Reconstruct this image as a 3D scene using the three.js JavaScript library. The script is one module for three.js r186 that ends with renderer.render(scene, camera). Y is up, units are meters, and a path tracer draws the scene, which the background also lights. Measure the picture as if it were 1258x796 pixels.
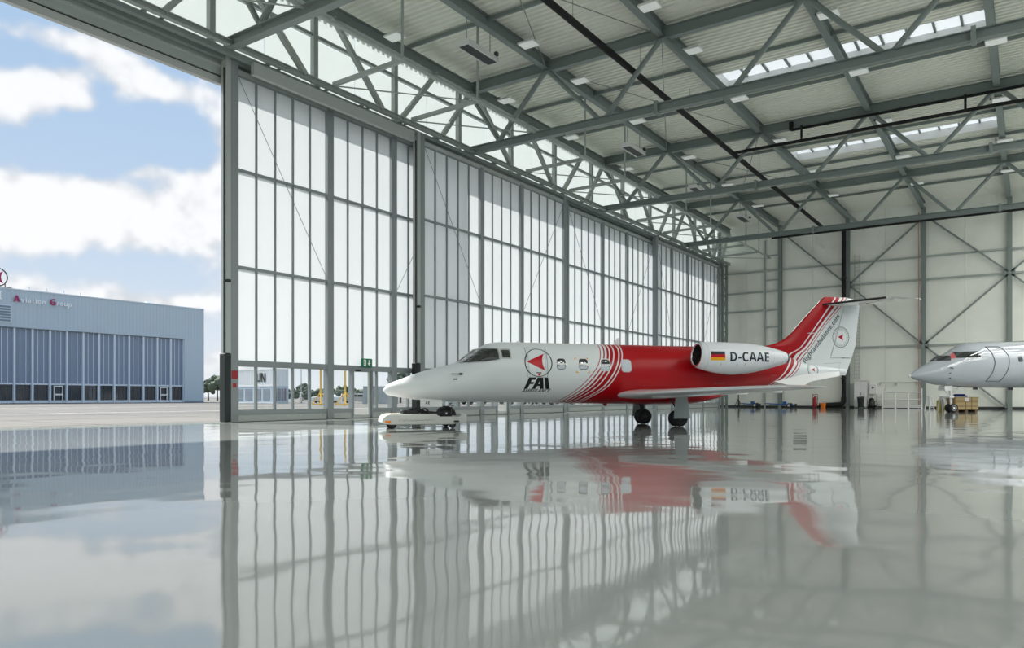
import * as THREE from 'three';
import { mergeGeometries } from 'three/addons/utils/BufferGeometryUtils.js';
import { RoundedBoxGeometry } from 'three/addons/geometries/RoundedBoxGeometry.js';
import { RectAreaLightUniformsLib } from 'three/addons/lights/RectAreaLightUniformsLib.js';
import { FontLoader } from 'three/addons/loaders/FontLoader.js';
import { TextGeometry } from 'three/addons/geometries/TextGeometry.js';

// ---------------------------------------------------------------- camera, sky, sun, exposure
const FOCAL = 932, HORIZON = 488, EYE = 0.9, YAW = Math.atan(635 / 932);
const scene = new THREE.Scene();
const camera = new THREE.PerspectiveCamera(2 * Math.atan(398 / FOCAL) * 180 / Math.PI, 1258 / 796, 0.05, 1500);
camera.position.set(0, EYE, 0);
camera.rotation.y = YAW;
camera.setViewOffset(1258, 796, 0, -(HORIZON - 398), 1258, 796);
const renderer = new THREE.WebGLRenderer();
renderer.toneMapping = THREE.LinearToneMapping;
renderer.toneMappingExposure = 1.0;
renderer.shadowMap.enabled = true;
RectAreaLightUniformsLib.init();

let seed = 7;
const rnd = () => { seed = (seed * 1664525 + 1013904223) >>> 0; return seed / 4294967296; };
const lattice = new Float32Array(4096); for (let i = 0; i < 4096; i++) lattice[i] = rnd();
const perm = new Uint16Array(8192); for (let i = 0; i < 4096; i++) perm[i] = i;
for (let i = 4095; i > 0; i--) { const j = Math.floor(rnd() * (i + 1)); const t = perm[i]; perm[i] = perm[j]; perm[j] = t; }
for (let i = 0; i < 4096; i++) perm[i + 4096] = perm[i];
const sm = t => t * t * (3 - 2 * t), lerp = (a, b, t) => a + (b - a) * t, clamp = (x, a = 0, b = 1) => Math.min(b, Math.max(a, x));
const step = (a, b, x) => sm(clamp((x - a) / (b - a)));
function noise2(x, y, wrap = 4096) {
  const xi = Math.floor(x), yi = Math.floor(y), fx = sm(x - xi), fy = sm(y - yi);
  const w = v => ((v % wrap) + wrap) % wrap;
  const h = (a, b) => lattice[perm[perm[w(a) & 4095] + (w(b) & 4095)] & 4095];
  return lerp(lerp(h(xi, yi), h(xi + 1, yi), fx), lerp(h(xi, yi + 1), h(xi + 1, yi + 1), fx), fy);
}
const fbm = (x, y, o = 5) => { let a = 0, g = 0.5, t = 0; for (let i = 0; i < o; i++) { a += g * noise2(x, y); t += g; x = x * 2.03 + 17.3; y = y * 2.03 + 9.1; g *= 0.5; } return a / t; };

{ // sky: hazy blue with broken cloud all round
  const W = 2560, H = 1280, data = new Float32Array(W * H * 4);
  const dirOf = (u, v) => { const a = (u - 629) / FOCAL, b = -(v - HORIZON) / FOCAL, c = Math.cos(YAW), s = Math.sin(YAW); return new THREE.Vector3(a * c - s, b, -(a * s + c)).normalize(); };
  // cloud banks: direction, half-widths (radians across, up), weight
  const banks = [[62, 106, .05, .022, .85], [18, 122, .045, .022, .7], [108, 132, .022, .01, .5], [40, 40, .025, .01, .45], [105, 55, .03, .016, .55], [140, 78, .03, .018, .65], [178, 100, .035, .018, .75], [215, 112, .035, .01, .5], [186, 206, .02, .011, .7], [166, 213, .016, .006, .4], [112, 235, .035, .02, .75], [70, 255, .05, .025, .6], [15, 262, .05, .035, .7], [150, 262, .05, .025, .6], [245, 226, .03, .014, .75], [240, 262, .05, .025, .6], [60, 300, .06, .02, .45], [190, 290, .06, .02, .4], [272, 130, .02, .1, .4], [268, 330, .03, .08, .4], [40, 352, .05, .012, .55], [190, 372, .07, .01, .5], [-60, 200, .08, .05, .3], [-140, 120, .12, .05, .4],
    [90, 180, .1, .024, -.75], [165, 160, .06, .022, -.7], [40, 205, .07, .012, -.5], [222, 58, .05, .02, -.4], [10, 75, .04, .012, -.45], [80, 72, .02, .01, -.4], [128, 120, .012, .02, -.5], [130, 325, .1, .018, -.55], [230, 190, .03, .014, -.4], [215, 150, .03, .016, -.45], [240, 20, .1, .03, -.3]]
    .map(([u, v, a, b, w]) => { const d = dirOf(u, v), r = new THREE.Vector3(-d.z, 0, d.x).normalize(), p = new THREE.Vector3().crossVectors(r, d); return { d, r, p, a, b, w }; });
  for (let j = 0; j < H; j++) {
    const el = ((j + .5) / H - .5) * Math.PI, y = Math.sin(el), ce = Math.cos(el);
    for (let i = 0; i < W; i++) {
      const k = (j * W + i) * 4;
      if (y < -0.01) { data[k] = .42; data[k + 1] = .42; data[k + 2] = .41; data[k + 3] = 1; continue; }
      const az = ((i + .5) / W - .5) * 2 * Math.PI, x = Math.cos(az) * ce, z = Math.sin(az) * ce;
      const q = 1 / (Math.max(y, 0) + .16);
      const px = x * q, pz = z * q;
      const wx = fbm(px * 1.3 + 40, pz * 1.3 + 11, 3), big = fbm(px * 1.25 + wx * .8 + 3, pz * 1.25 + 7 - wx, 5);
      const det = fbm(az * 17 + 300, el * 22 + 90, 5), det2 = fbm(az * 52 + 100, el * 60 + 50, 4);
      let m = (big - .5) * .9;
      for (const b of banks) {
        const f = x * b.d.x + y * b.d.y + z * b.d.z; if (f < .8) continue;
        const s = (x * b.r.x + z * b.r.z) / f / b.a, t = (x * b.p.x + y * b.p.y + z * b.p.z) / f / b.b;
        m += b.w * Math.exp(-(s * s + t * t) * .8);
      }
      m += (det - .5) * .95 + (det2 - .5) * .55;
      const cov = step(-.1, .52, m), dense = step(.0, .75, m + (det2 - .5) * .8);
      const hz = Math.exp(-Math.max(y, 0) * 4.2);
      const br = lerp(.32, .86, hz), bg = lerp(.52, .91, hz), bb = lerp(.80, .945, hz);
      const c = lerp(.8, 1.03, dense) * (1 - .10 * step(.45, .7, det) * (1 - dense));
      data[k] = lerp(br, c * .985, cov * .92); data[k + 1] = lerp(bg, c * .995, cov * .92); data[k + 2] = lerp(bb, c * 1.01, cov * .92); data[k + 3] = 1;
    }
  }
  const sky = new THREE.DataTexture(data, W, H, THREE.RGBAFormat, THREE.FloatType);
  sky.mapping = THREE.EquirectangularReflectionMapping; sky.magFilter = THREE.LinearFilter; sky.needsUpdate = true;
  scene.background = sky;
  scene.environment = sky;
}
// the sun stands outside, over the apron: it lights the outer face of the sliding doors and a strip of floor inside the opening
const sun = new THREE.DirectionalLight(new THREE.Color().setRGB(1, .965, .9), 9.5);
sun.position.set(-100, 120, 6); sun.target.position.set(0, 0, -10);
sun.castShadow = true; sun.shadow.radius = 3; sun.shadow.mapSize.set(4096, 4096);
Object.assign(sun.shadow.camera, { left: -140, right: 140, top: 120, bottom: -120, near: 1, far: 400 });
scene.add(sun, sun.target);

// ---------------------------------------------------------------- helpers
const C = (r, g, b) => new THREE.Color().setRGB(r, g, b);
const M = {};
const mat = (name, color, rough = .6, metal = 0, more = {}) => { const { physical, ...rest } = more; const m = new (physical || 'transmission' in rest || 'clearcoat' in rest ? THREE.MeshPhysicalMaterial : THREE.MeshStandardMaterial)({ color, roughness: rough, metalness: metal, ...rest }); m.name = name; M[name] = m; return m; };
const taken = {};
const numbered = n => { const k = taken[n] = (taken[n] ?? -1) + 1; return k ? `${n}_${String(k).padStart(3, '0')}` : n; };
function clean(g) { g = g.index ? g.toNonIndexed() : g; const o = new THREE.BufferGeometry(); o.setAttribute('position', g.attributes.position); o.setAttribute('normal', g.attributes.normal); o.setAttribute('uv', g.attributes.uv ?? new THREE.BufferAttribute(new Float32Array(g.attributes.position.count * 2), 2)); return o; }
const join = a => a.length === 1 ? a[0] : mergeGeometries(a.map(clean));
function part(name, geo, m, parent = scene) {
  const o = new THREE.Mesh(Array.isArray(geo) ? join(geo) : geo, m);
  o.name = parent === scene ? numbered(name) : name; parent.add(o); return o;
}
function tag(o, label, category, group) { o.userData.label = label; o.userData.category = category; if (group) o.userData.group = group; return o; }
function thing(name, label, category, pos = [0, 0, 0], turn = 0, group) {
  const g = new THREE.Group(); g.name = numbered(name); g.position.set(...pos); g.rotation.y = turn; scene.add(g); return tag(g, label, category, group);
}
function setting(name, label) { const g = new THREE.Group(); g.name = name; scene.add(g); g.userData = { kind: 'structure', label }; return g; }
const box = (x0, x1, y0, y1, z0, z1) => { const g = new THREE.BoxGeometry(Math.abs(x1 - x0), Math.abs(y1 - y0), Math.abs(z1 - z0)); g.translate((x0 + x1) / 2, (y0 + y1) / 2, (z0 + z1) / 2); return g; };
function uvBox(g, k = 1) { // uv in metres, by the way each face points
  g = g.index ? g.toNonIndexed() : g; const p = g.attributes.position, n = g.attributes.normal, uv = new Float32Array(p.count * 2);
  for (let i = 0; i < p.count; i++) {
    const ax = Math.abs(n.getX(i)), ay = Math.abs(n.getY(i)), az = Math.abs(n.getZ(i));
    const [a, b] = ay >= ax && ay >= az ? [p.getX(i), p.getZ(i)] : ax >= az ? [p.getZ(i), p.getY(i)] : [p.getX(i), p.getY(i)];
    uv[2 * i] = a * k; uv[2 * i + 1] = b * k;
  }
  g.setAttribute('uv', new THREE.BufferAttribute(uv, 2)); return g;
}
const V = (x, y, z) => new THREE.Vector3(x, y, z);
function between(g, a, b, up = V(0, 1, 0)) { // a bar modelled along z, laid from a to b
  const d = b.clone().sub(a), len = d.length(); d.normalize();
  if (Math.abs(d.dot(up)) > .99) up = V(1, 0, 0);
  const x = new THREE.Vector3().crossVectors(up, d).normalize(), y = new THREE.Vector3().crossVectors(d, x);
  g.scale(1, 1, len); g.applyMatrix4(new THREE.Matrix4().makeBasis(x, y, d).setPosition(a)); return g;
}
const unit = g => { g.translate(0, 0, .5); return g; };
const bar = (a, b, w, h, up) => between(unit(new THREE.BoxGeometry(w, h, 1)), a, b, up);
const rod = (a, b, r, n = 10) => { const g = new THREE.CylinderGeometry(r, r, 1, n); g.rotateX(Math.PI / 2); return between(unit(g), a, b); };
const ibeam = (a, b, w, h, t = .025, up) => join([bar2(0, h / 2 - t / 2, w, t), bar2(0, -h / 2 + t / 2, w, t), bar2(0, 0, t, h - 2 * t)].map(g => between(g, a, b, up)));
const bar2 = (x, y, w, h) => { const g = unit(new THREE.BoxGeometry(w, h, 1)); g.translate(x, y, 0); return g; };
const cyl = (r, h, n = 20, r2 = r) => new THREE.CylinderGeometry(r2, r, h, n);
const tube = (pts, r, seg = 40, n = 8) => new THREE.TubeGeometry(new THREE.CatmullRomCurve3(pts, false, 'catmullrom', .2), seg, r, n);
const at = (g, x, y, z) => { g.translate(x, y, z); return g; };
const rbox = (w, h, d, r = .02, s = 2) => new RoundedBoxGeometry(w, h, d, s, r);
function slab(w, h, axis, x, y, z) { const g = new THREE.PlaneGeometry(w, h); if (axis === 'x') g.rotateY(Math.PI / 2); if (axis === 'y') g.rotateX(-Math.PI / 2); g.translate(x, y, z); return g; }
function grid(nu, nv, fn, uvf, flip = false) { // smooth surface of a function of two numbers in 0..1
  const pos = [], nor = [], uv = [], idx = [], e = 1e-4, P = V(0, 0, 0), Q = V(0, 0, 0), R = V(0, 0, 0);
  for (let j = 0; j <= nv; j++) for (let i = 0; i <= nu; i++) {
    const u = i / nu, v = j / nv, p = fn(u, v); pos.push(...p);
    const ua = Math.max(0, u - e), ub = Math.min(1, u + e), va = Math.max(0, v - e), vb = Math.min(1, v + e);
    P.set(...fn(ub, v)).sub(R.set(...fn(ua, v))); Q.set(...fn(u, vb)).sub(R.set(...fn(u, va)));
    if (P.lengthSq() < 1e-16) { const u2 = u < .5 ? u + .01 : u - .01; P.set(...fn(Math.min(1, u2 + e), v)).sub(R.set(...fn(Math.max(0, u2 - e), v))); }
    if (Q.lengthSq() < 1e-16) { const u2 = u < .5 ? .004 : .996; Q.set(...fn(u2, vb)).sub(R.set(...fn(u2, va))); }
    P.cross(Q).normalize(); if (flip) P.negate(); if (!(P.lengthSq() > .5)) P.set(0, 1, 0);
    nor.push(P.x, P.y, P.z); uv.push(...(uvf ? uvf(u, v, p) : [u, v]));
  }
  for (let j = 0; j < nv; j++) for (let i = 0; i < nu; i++) { const a = j * (nu + 1) + i, b = a + 1, c = a + nu + 1, d = c + 1; flip ? idx.push(a, c, b, b, c, d) : idx.push(a, b, c, b, d, c); }
  const g = new THREE.BufferGeometry();
  g.setAttribute('position', new THREE.Float32BufferAttribute(pos, 3)); g.setAttribute('normal', new THREE.Float32BufferAttribute(nor, 3)); g.setAttribute('uv', new THREE.Float32BufferAttribute(uv, 2)); g.setIndex(idx); return g;
}
function noiseTexture(N, fn, srgb = false, rx = 1, ry = rx) {
  const d = new Uint8Array(N * N * 4);
  for (let j = 0; j < N; j++) for (let i = 0; i < N; i++) { const v = fn(i / N, j / N), k = (j * N + i) * 4; const a = Array.isArray(v) ? v : [v, v, v]; for (let c = 0; c < 3; c++) d[k + c] = clamp(a[c]) * 255; d[k + 3] = 255; }
  const t = new THREE.DataTexture(d, N, N); t.wrapS = t.wrapT = THREE.RepeatWrapping; t.magFilter = THREE.LinearFilter; t.minFilter = THREE.LinearMipmapLinearFilter; t.generateMipmaps = true; t.repeat.set(rx, ry); if (srgb) t.colorSpace = THREE.SRGBColorSpace; t.needsUpdate = true; return t;
}
const tileNoise = (u, v, f, o = 4) => { let a = 0, g = .5, t = 0; for (let i = 0; i < o; i++) { a += g * noise2(u * f, v * f, f); t += g; f *= 2; g *= .5; } return a / t; };
function canvas(w, h, draw) { const c = document.createElement('canvas'); c.width = w; c.height = h; const x = c.getContext('2d'); draw(x, w, h); const t = new THREE.CanvasTexture(c); t.colorSpace = THREE.SRGBColorSpace; t.anisotropy = 8; return t; }

// ---------------------------------------------------------------- materials
mat('steel', C(.215, .255, .245), .5);
mat('steelPale', C(.38, .42, .40), .5);
mat('doorSteel', C(.25, .28, .29), .45);
mat('doorPale', C(.42, .45, .44), .5);
mat('galv', C(.5, .52, .51), .45, .3);
mat('deck', C(.83, .84, .76), .65);
mat('roofTop', C(.3, .3, .3), .8);
mat('wall', C(.89, .91, .84), .6, 0, { map: noiseTexture(256, (u, v) => { const n = tileNoise(u, v, 8, 5); return .965 + .035 * n; }, true, .15) });
mat('white', C(.78, .79, .78), .4);
mat('whiteGloss', C(.80, .81, .81), .18, 0, { clearcoat: 1, clearcoatRoughness: .05 });
mat('black', C(.012, .014, .014), .55);
mat('rubber', C(.018, .026, .026), .75);
mat('blackPipe', C(.005, .006, .006), .8);
mat('chrome', C(.75, .76, .77), .15, 1);
mat('darkMetal', C(.05, .055, .055), .45, .5);
mat('red', C(.34, .01, .016), .4);
mat('orange', C(.85, .22, .02), .5);
mat('yellow', C(.82, .5, .03), .5);
mat('blue', C(.02, .12, .42), .45);
mat('green', C(.0, .25, .16), .5);
mat('frost', C(.90, .935, .96), 1, 0, { transmission: .25, thickness: 0, ior: 1.3, specularIntensity: .3, side: THREE.DoubleSide });
mat('clerestoryFrost', C(.90, .97, .955), 1, 0, { transmission: .3, thickness: 0, ior: 1.3, specularIntensity: .3, side: THREE.DoubleSide });
mat('sideFrost', C(.95, .96, .955), 1, 0, { transmission: .8, thickness: 0, ior: 1.3, specularIntensity: .3, side: THREE.DoubleSide });
mat('glass', C(.94, .96, .955), .02, 0, { transmission: 1, thickness: 0, ior: 1.45, side: THREE.DoubleSide });
mat('floor', C(.35, .37, .36), .045, 0, {
  physical: true, ior: 1.85, specularIntensity: 1,
  map: noiseTexture(512, (u, v) => { const n = tileNoise(u, v, 6, 6), q = tileNoise(u + .3, v + .7, 64, 3); const k = .955 + .03 * n + .015 * q; return [k, k, k * .995]; }, true, .04),
  bumpMap: noiseTexture(512, (u, v) => tileNoise(u, v, 24, 2), false, .05), bumpScale: .0065,
});
mat('concrete', C(.165, .158, .144), .85, 0, { map: noiseTexture(512, (u, v) => { const n = tileNoise(u, v, 5, 6), q = tileNoise(u, v, 128, 2); return .80 + .16 * n + .08 * q; }, true, .02) });
mat('joint', C(.2, .195, .185), .9);
mat('paintWhite', C(.72, .72, .70), .7);

// ---------------------------------------------------------------- setting: floor, apron, walls, roof
const XD = -23.35, XW = -23.95, ZB = -69.4, ZF = 26, XR = 31;     // door plane, outer wall plane, back wall, front wall, right wall
const TZ = [-2.2, -16.2, -30.0, -44.1, -58.2];                    // roof trusses
const BX = [-18.5, -12.8, -7.05, -1.3, 4.45, 10.2];               // roof beams running away from the camera
const DECK = 16.62;
{
  const f = part('floor', uvBox(box(-24.2, XR, -.3, 0, ZB - .3, ZF)), M.floor); f.userData = { kind: 'structure', label: 'glossy pale grey epoxy hangar floor' };
  const a = setting('apron', 'pale concrete apron outside the hangar');
  part('concrete_ground', uvBox(box(-420, 120, -.5, -.03, -420, 160)), M.concrete, a);
  for (let i = 0; i < 14; i++) part('expansion_joint', box(-26 - i * 7.5 - .03, -26 - i * 7.5 + .03, -.03, -.024, -200, 30), M.joint, a);
  for (let i = 0; i < 22; i++) part('expansion_joint', box(-123, -24.2, -.03, -.024, 24 - i * 7.5 - .03, 24 - i * 7.5 + .03), M.joint, a);
  part('painted_line', box(-46.2, -45.9, -.03, -.02, -180, 30), M.paintWhite, a);
  part('painted_line', box(-70.2, -69.9, -.03, -.02, -180, 30), M.paintWhite, a);
  const r = setting('trim_1', 'steel door track set in the threshold');
  for (const x of [-23.75, -23.35, -22.9]) part('track_rail', box(x - .04, x + .04, -.02, .006, -69, 24), M.steelPale, r);
}
{ // back wall
  const w = setting('wall_back', 'pale cream panelled back wall with grey steel frame');
  part('wall_core', box(-25, XR, -.3, 17.3, ZB - .35, ZB - .12), M.wall, w);
  const xs = [-24.2, -21.3, ...Array.from({ length: 21 }, (_, i) => -18.4 + i * 2.85)].filter(x => x < XR);
  xs.forEach((x, i) => part('wall_panel', uvBox(box(x + .006, (xs[i + 1] ?? XR) - .006, 0, 17, ZB - .12, ZB)), M.wall, w));
  const wp = (x, y, o = .12) => V(x, y, ZB + o);
  const cols = [-18.3, -12.7, -7.0, -1.2, 4.5, 10.2, 15.9];
  for (const x of [-23.9, ...cols]) part('column', ibeam(V(x, 0, ZB + .16), V(x, 16.2, ZB + .16), .3, .3, .03, V(0, 0, 1)), M.steel, w);
  part('column', box(-19.75, -19.6, 0, 15, ZB, ZB + .14), M.steelPale, w);
  for (const y of [12.25, 10.4]) part('girt', bar(wp(-24, y), wp(18, y), .14, .14), M.steelPale, w);
  part('girt', bar(wp(-24, 8.72), wp(-18.3, 8.72), .14, .14), M.steelPale, w);
  part('girt', bar(wp(-12.7, 5.1), wp(18, 5.1), .14, .14), M.steelPale, w);
  for (const y of [13.6, 11.4, 7.2, 5.3, 3.4, 1.6]) part('girt', bar(wp(-19.7, y), wp(-18.3, y), .12, .12), M.steelPale, w);
  const br = (a, b, c, d) => part('brace', bar(wp(a, b, .26), wp(c, d, .26), .13, .13), M.steel, w);
  br(-18.2, 15.6, -12.9, 10.6); br(-6.9, 15.5, -12.5, 10.5); br(-12.5, 10.3, -7.1, 5.2); br(-6.9, 15.5, -1.3, 10.5); br(-1.3, 10.3, -6.9, 5.2); br(-6.9, 5.0, -1.4, .1); br(-1.1, 10.5, 4.4, 15.5); br(-1.1, 10.3, 4.4, 5.2);
  for (const [x, y] of [[-12.7, 10.4], [-7, 15.3], [-7, 5.1], [-1.2, 10.4]]) part('gusset_plate', box(x - .35, x + .35, y - .3, y + .3, ZB + .3, ZB + .325), M.steel, w);
  const b = setting('baseboard_back', 'dark base strip along the back wall');
  part('base_strip', box(-24, XR, 0, .16, ZB + .005, ZB + .05), M.darkMetal, b);
  // the side out of view on the right is glazed like the door wall
  const f = setting('wall_front', 'plain cream wall behind the camera'), r = setting('wall_right', 'translucent glazed side wall of the hangar');
  part('wall_core', box(-25, XR + .3, -.3, 17.3, ZF, ZF + .3), M.wall, f);
  part('wall_base', box(XR, XR + .3, -.3, .4, ZB - .3, ZF), M.wall, r); part('wall_head', box(XR, XR + .3, 16.2, 17.3, ZB - .3, ZF), M.wall, r);
  for (let z = ZB; z < ZF; z += 4.77) { part('post', box(XR - .1, XR + .2, 0, 16.4, z - .12, z + .12), M.steel, r); for (const [a, b] of [[.4, 8.2], [8.4, 16.2]]) part('pane', slab(4.57, b - a, 'x', XR + .1, (a + b) / 2, z + 2.38), M.sideFrost, r); }
  part('girt', box(XR, XR + .2, 8.2, 8.4, ZB, ZF), M.steel, r);
  const l = setting('wall_left', 'wall ends beside the sliding doors');
  part('wall_core', box(-24.6, -24.2, 0, 13, 19, ZF), M.wall, l);
  part('wall_core', box(-24.6, -24.0, 0, 13, ZB, -65.9), M.wall, l);
}
{ // roof: corrugated deck with openings for the skylights
  const c = setting('ceiling', 'pale corrugated metal roof deck');
  const skyZ = [-51.3, -37.2, -23.2, -9.2, 4.8], skyX = [[-12.75, -1.35], [4.45, 27.3]], HW = 1.08;
  const ribs = (x0, x1, z0, z1) => { // ribs run across the hangar, pitch 0.31 m
    const sh = new THREE.Shape(), n = Math.max(1, Math.round((z1 - z0) / .31)), p = (z1 - z0) / n; sh.moveTo(z0, .16); sh.lineTo(z0, 0);
    for (let i = 0; i < n; i++) { const a = z0 + i * p; sh.lineTo(a + p * .42, 0); sh.lineTo(a + p * .55, .11); sh.lineTo(a + p * .87, .11); sh.lineTo(a + p, 0); }
    sh.lineTo(z1, .16); const g = new THREE.ExtrudeGeometry(sh, { depth: x1 - x0, bevelEnabled: false }); g.rotateY(-Math.PI / 2); g.translate(x1, DECK, 0); return g; // shape x -> z, depth -> -x
  };
  const zs = []; let z = ZB; for (const s of skyZ) { zs.push([z, s - HW, false], [s - HW, s + HW, true]); z = s + HW; } zs.push([z, ZF, false]);
  for (const [a, b, hole] of zs) {
    const xr = hole ? [[-24.25, skyX[0][0]], [skyX[0][1], skyX[1][0]], [skyX[1][1], XR + .3]] : [[-24.25, XR + .3]];
    for (const [x0, x1] of xr) { part('roof_deck', ribs(x0, x1, a, b), M.deck, c); part('roof_layer', box(x0, x1, DECK + .17, DECK + .34, a, b), M.roofTop, c); }
  }
  let n = 2;
  for (const s of skyZ) for (const [x0, x1] of skyX) {
    const k = setting(`window_${n++}`, 'long roof skylight with white upstand and frosted panes');
    const y0 = DECK, y1 = DECK + .44;
    part('upstand', [box(x0, x1, y0 - .02, y1, s - HW, s - HW + .05), box(x0, x1, y0 - .02, y1, s + HW - .05, s + HW), box(x0, x0 + .05, y0 - .02, y1, s - HW, s + HW), box(x1 - .05, x1, y0 - .02, y1, s - HW, s + HW)], M.white, k);
    const m = Math.round((x1 - x0) / 1.04), w = (x1 - x0) / m;
    for (let i = 0; i < m; i++) part('pane', slab(w - .05, 2 * HW, 'y', x0 + (i + .5) * w, y1 + .02, s), M.frost, k);
    for (let i = 0; i <= m; i++) part('glazing_bar', box(x0 + i * w - .045, x0 + i * w + .045, y1 - .06, y1 + .05, s - HW, s + HW), M.steel, k);
  }
}
{ // strip of translucent wall above the sliding doors
  const w = setting('window_1', 'translucent greenish clerestory wall above the sliding doors');
  const zs = []; for (let z = 26 - .001; z > -69; z -= 4.68) zs.push(z);
  const zs2 = zs.map(z => z); // posts
  for (let i = 0; i < zs2.length; i++) {
    const a = zs2[i], b = Math.max(ZB + .3, a - 4.68);
    part('post', box(XW + .02, XW + .24, 13.12, DECK, a - .11, a + .11), M.steelPale, w);
    for (const [y0, y1] of [[13.12, 15.42], [15.56, DECK]]) for (const [p, q] of [[a, (a + b) / 2], [(a + b) / 2, b]]) part('pane', slab(Math.abs(p - q) - .02, y1 - y0, 'x', XW, (y0 + y1) / 2, (p + q) / 2), M.clerestoryFrost, w);
  }
  part('girt', box(XW + .01, XW + .15, 15.42, 15.56, ZB + .2, ZF), M.steelPale, w);
  part('sill_rail', box(XW - .05, -23.66, 13.0, 13.12, ZB + .2, ZF), M.steelPale, w);
  // header over the opening, and the canopy edge outside it
  const h = setting('trim_2', 'grey steel header beam over the door opening');
  part('header_beam', box(-23.84, -23.66, 12.3, 13.0, ZB + .2, ZF), M.steelPale, h);
  part('header_ledge', box(-23.66, -23.61, 12.6, 12.66, ZB + .2, ZF), M.galv, h);
  part('header_seal', box(-23.82, -23.72, 12.24, 12.3, ZB + .2, ZF), M.rubber, h);
  part('header_fascia', box(-23.84, -23.66, 12.0, 12.24, ZB + .2, ZF), M.galv, h);
  const g = setting('trim_3', 'upper guide rails of the sliding doors');
  for (const x of [-23.45, -22.95]) part('guide_rail', box(x - .1, x + .1, 12.78, 12.93, -68.8, ZF - 1), M.steel, g);
  for (let z = 22; z > -68; z -= 2.34) part('guide_hanger', box(-23.6, -22.75, 12.93, 13.02, z - .05, z + .05), M.steel, g);
}

// ---------------------------------------------------------------- sliding door leaves
function leaf(n, label, x, zs, panes, { bumper = true, wicket, dark } = {}) {
  const d = setting(`door_${n}`, label), z0 = zs[0], z1 = zs[zs.length - 1], top = 12.5, rows = [.36, 2.12, 5.57, 9.05, 12.44];
  zs.forEach((z, i) => { const e = i === 0 || i === zs.length - 1; part('post', box(x - .13, x + .13, .02, e ? top + .35 : top, z - (e ? .17 : .16), z + (e ? .17 : .16)), M.doorSteel, d); });
  const segs = []; // gaps between transoms at a wicket door
  for (let i = 0; i < zs.length - 1; i++) {
    const a = zs[i] - .16, b = zs[i + 1] + .16, m = panes[i], w = (a - b) / m;
    const wk = wicket && wicket.bay === i ? wicket : null;
    for (let k = 0; k < m; k++) {
      const p = a - k * w, q = p - w;
      if (k) part('mullion', box(x - .06, x + .06, wk && p < wk.z0 + .3 && p > wk.z1 - .3 ? 2.2 : rows[0], top - .05, p - .035, p + .035), M.doorSteel, d);
      for (let r = 0; r < 4; r++) {
        if (wk && r === 0 && p <= wk.z0 + .3 && q >= wk.z1 - .3) continue;
        part('pane', slab(w - .06, rows[r + 1] - rows[r] - .06, 'x', x, (rows[r] + rows[r + 1]) / 2, (p + q) / 2), r ? M.frost : M.glass, d);
      }
    }
    for (let r = 0; r < 5; r++) {
      const t = r === 1 ? .11 : r === 0 ? .09 : .05, o = r < 2 ? .1 : .08;
      const cuts = wk && r === 0 ? [[a, wk.z0 + .08], [wk.z1 - .08, b]] : [[a, b]];
      for (const [p, q] of cuts) part('transom', box(x - o, x + o, rows[r] - t, rows[r] + t, q, p), r < 2 ? M.doorSteel : M.doorSteel, d);
    }
    for (const [p, q] of wk ? [[a, wk.z0 + .08], [wk.z1 - .08, b]] : [[a, b]]) part('kick_panel', box(x - .07, x + .07, .03, rows[0] - .05, q, p), M.doorPale, d);
    if (wk) {
      const { z0: p, z1: q } = wk;
      part('wicket_frame', [box(x - .12, x + .13, .03, 2.15, p, p + .08), box(x - .12, x + .13, .03, 2.15, q - .08, q), box(x - .12, x + .13, 2.09, 2.17, q, p)], M.doorSteel, d);
      const wd = part('wicket_door', [box(x - .04, x + .04, .05, 2.08, p - .1, p), box(x - .04, x + .04, .05, 2.08, q, q + .1), box(x - .04, x + .04, 1.97, 2.08, q + .1, p - .1), box(x - .04, x + .04, .05, .17, q + .1, p - .1)], M.doorPale, d);
      part('pane', slab(p - q - .2, 1.8, 'x', x, 1.07, (p + q) / 2), M.glass, wd);
      part('handle', [rod(V(x + .04, 1.05, q + .05), V(x + .1, 1.05, q + .05), .012), rod(V(x + .1, 1.05, q + .03), V(x + .1, 1.05, q + .17), .012)], M.chrome, wd);
      part('door_closer', box(x + .04, x + .1, 2.0, 2.06, p - .42, p - .12), M.darkMetal, wd);
    }
  }
  part('head_rail', box(x - .1, x + .1, 12.44, 12.62, z1, z0), M.doorPale, d);
  part('bottom_seal', box(x - .05, x + .05, .004, .04, z1, z0), M.rubber, d);
  for (const [i, up] of [[0, 1], [zs.length - 2, -1]]) { // thin wind-brace rods in the end bays
    const a = zs[i] - .2, b = zs[i + 1] + .2;
    part('brace_rod', rod(V(x + .11, up > 0 ? 12.3 : 5.7, a), V(x + .11, up > 0 ? 5.7 : 12.3, b), .012, 6), M.doorSteel, d);
  }
  if (bumper) {
    part('rubber_bumper', rbox(.34, 2.42, .26, .04).translate(x, 1.23, z0 + .28), M.rubber, d);
    part('edge_post', box(x - .15, x + .15, 2.46, top + .4, z0 + .16, z0 + .34), M.doorPale, d);
    part('edge_seal', rod(V(x + .05, 2.45, z0 + .36), V(x + .05, top, z0 + .36), .035), dark ? M.rubber : M.darkMetal, d);
    part('edge_clamp', rbox(.16, .1, .14, .02).translate(x + .16, 5.0, z0 + .28), M.black, d);
  }
  if (dark) part('dark_seal_strip', box(x - .05, x + .16, .05, top, z0 + .1, z0 + .36), M.rubber, d);
  return d;
}
const XA = -23.45, XB = -22.95;
const d1 = leaf(1, 'open sliding door leaf with green exit sign above its wicket door', XA, [-16.72, -21.22, -24.95, -29.5], [5, 4, 5], { wicket: { bay: 1, z0: -22.5, z1: -23.55 } });
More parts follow.
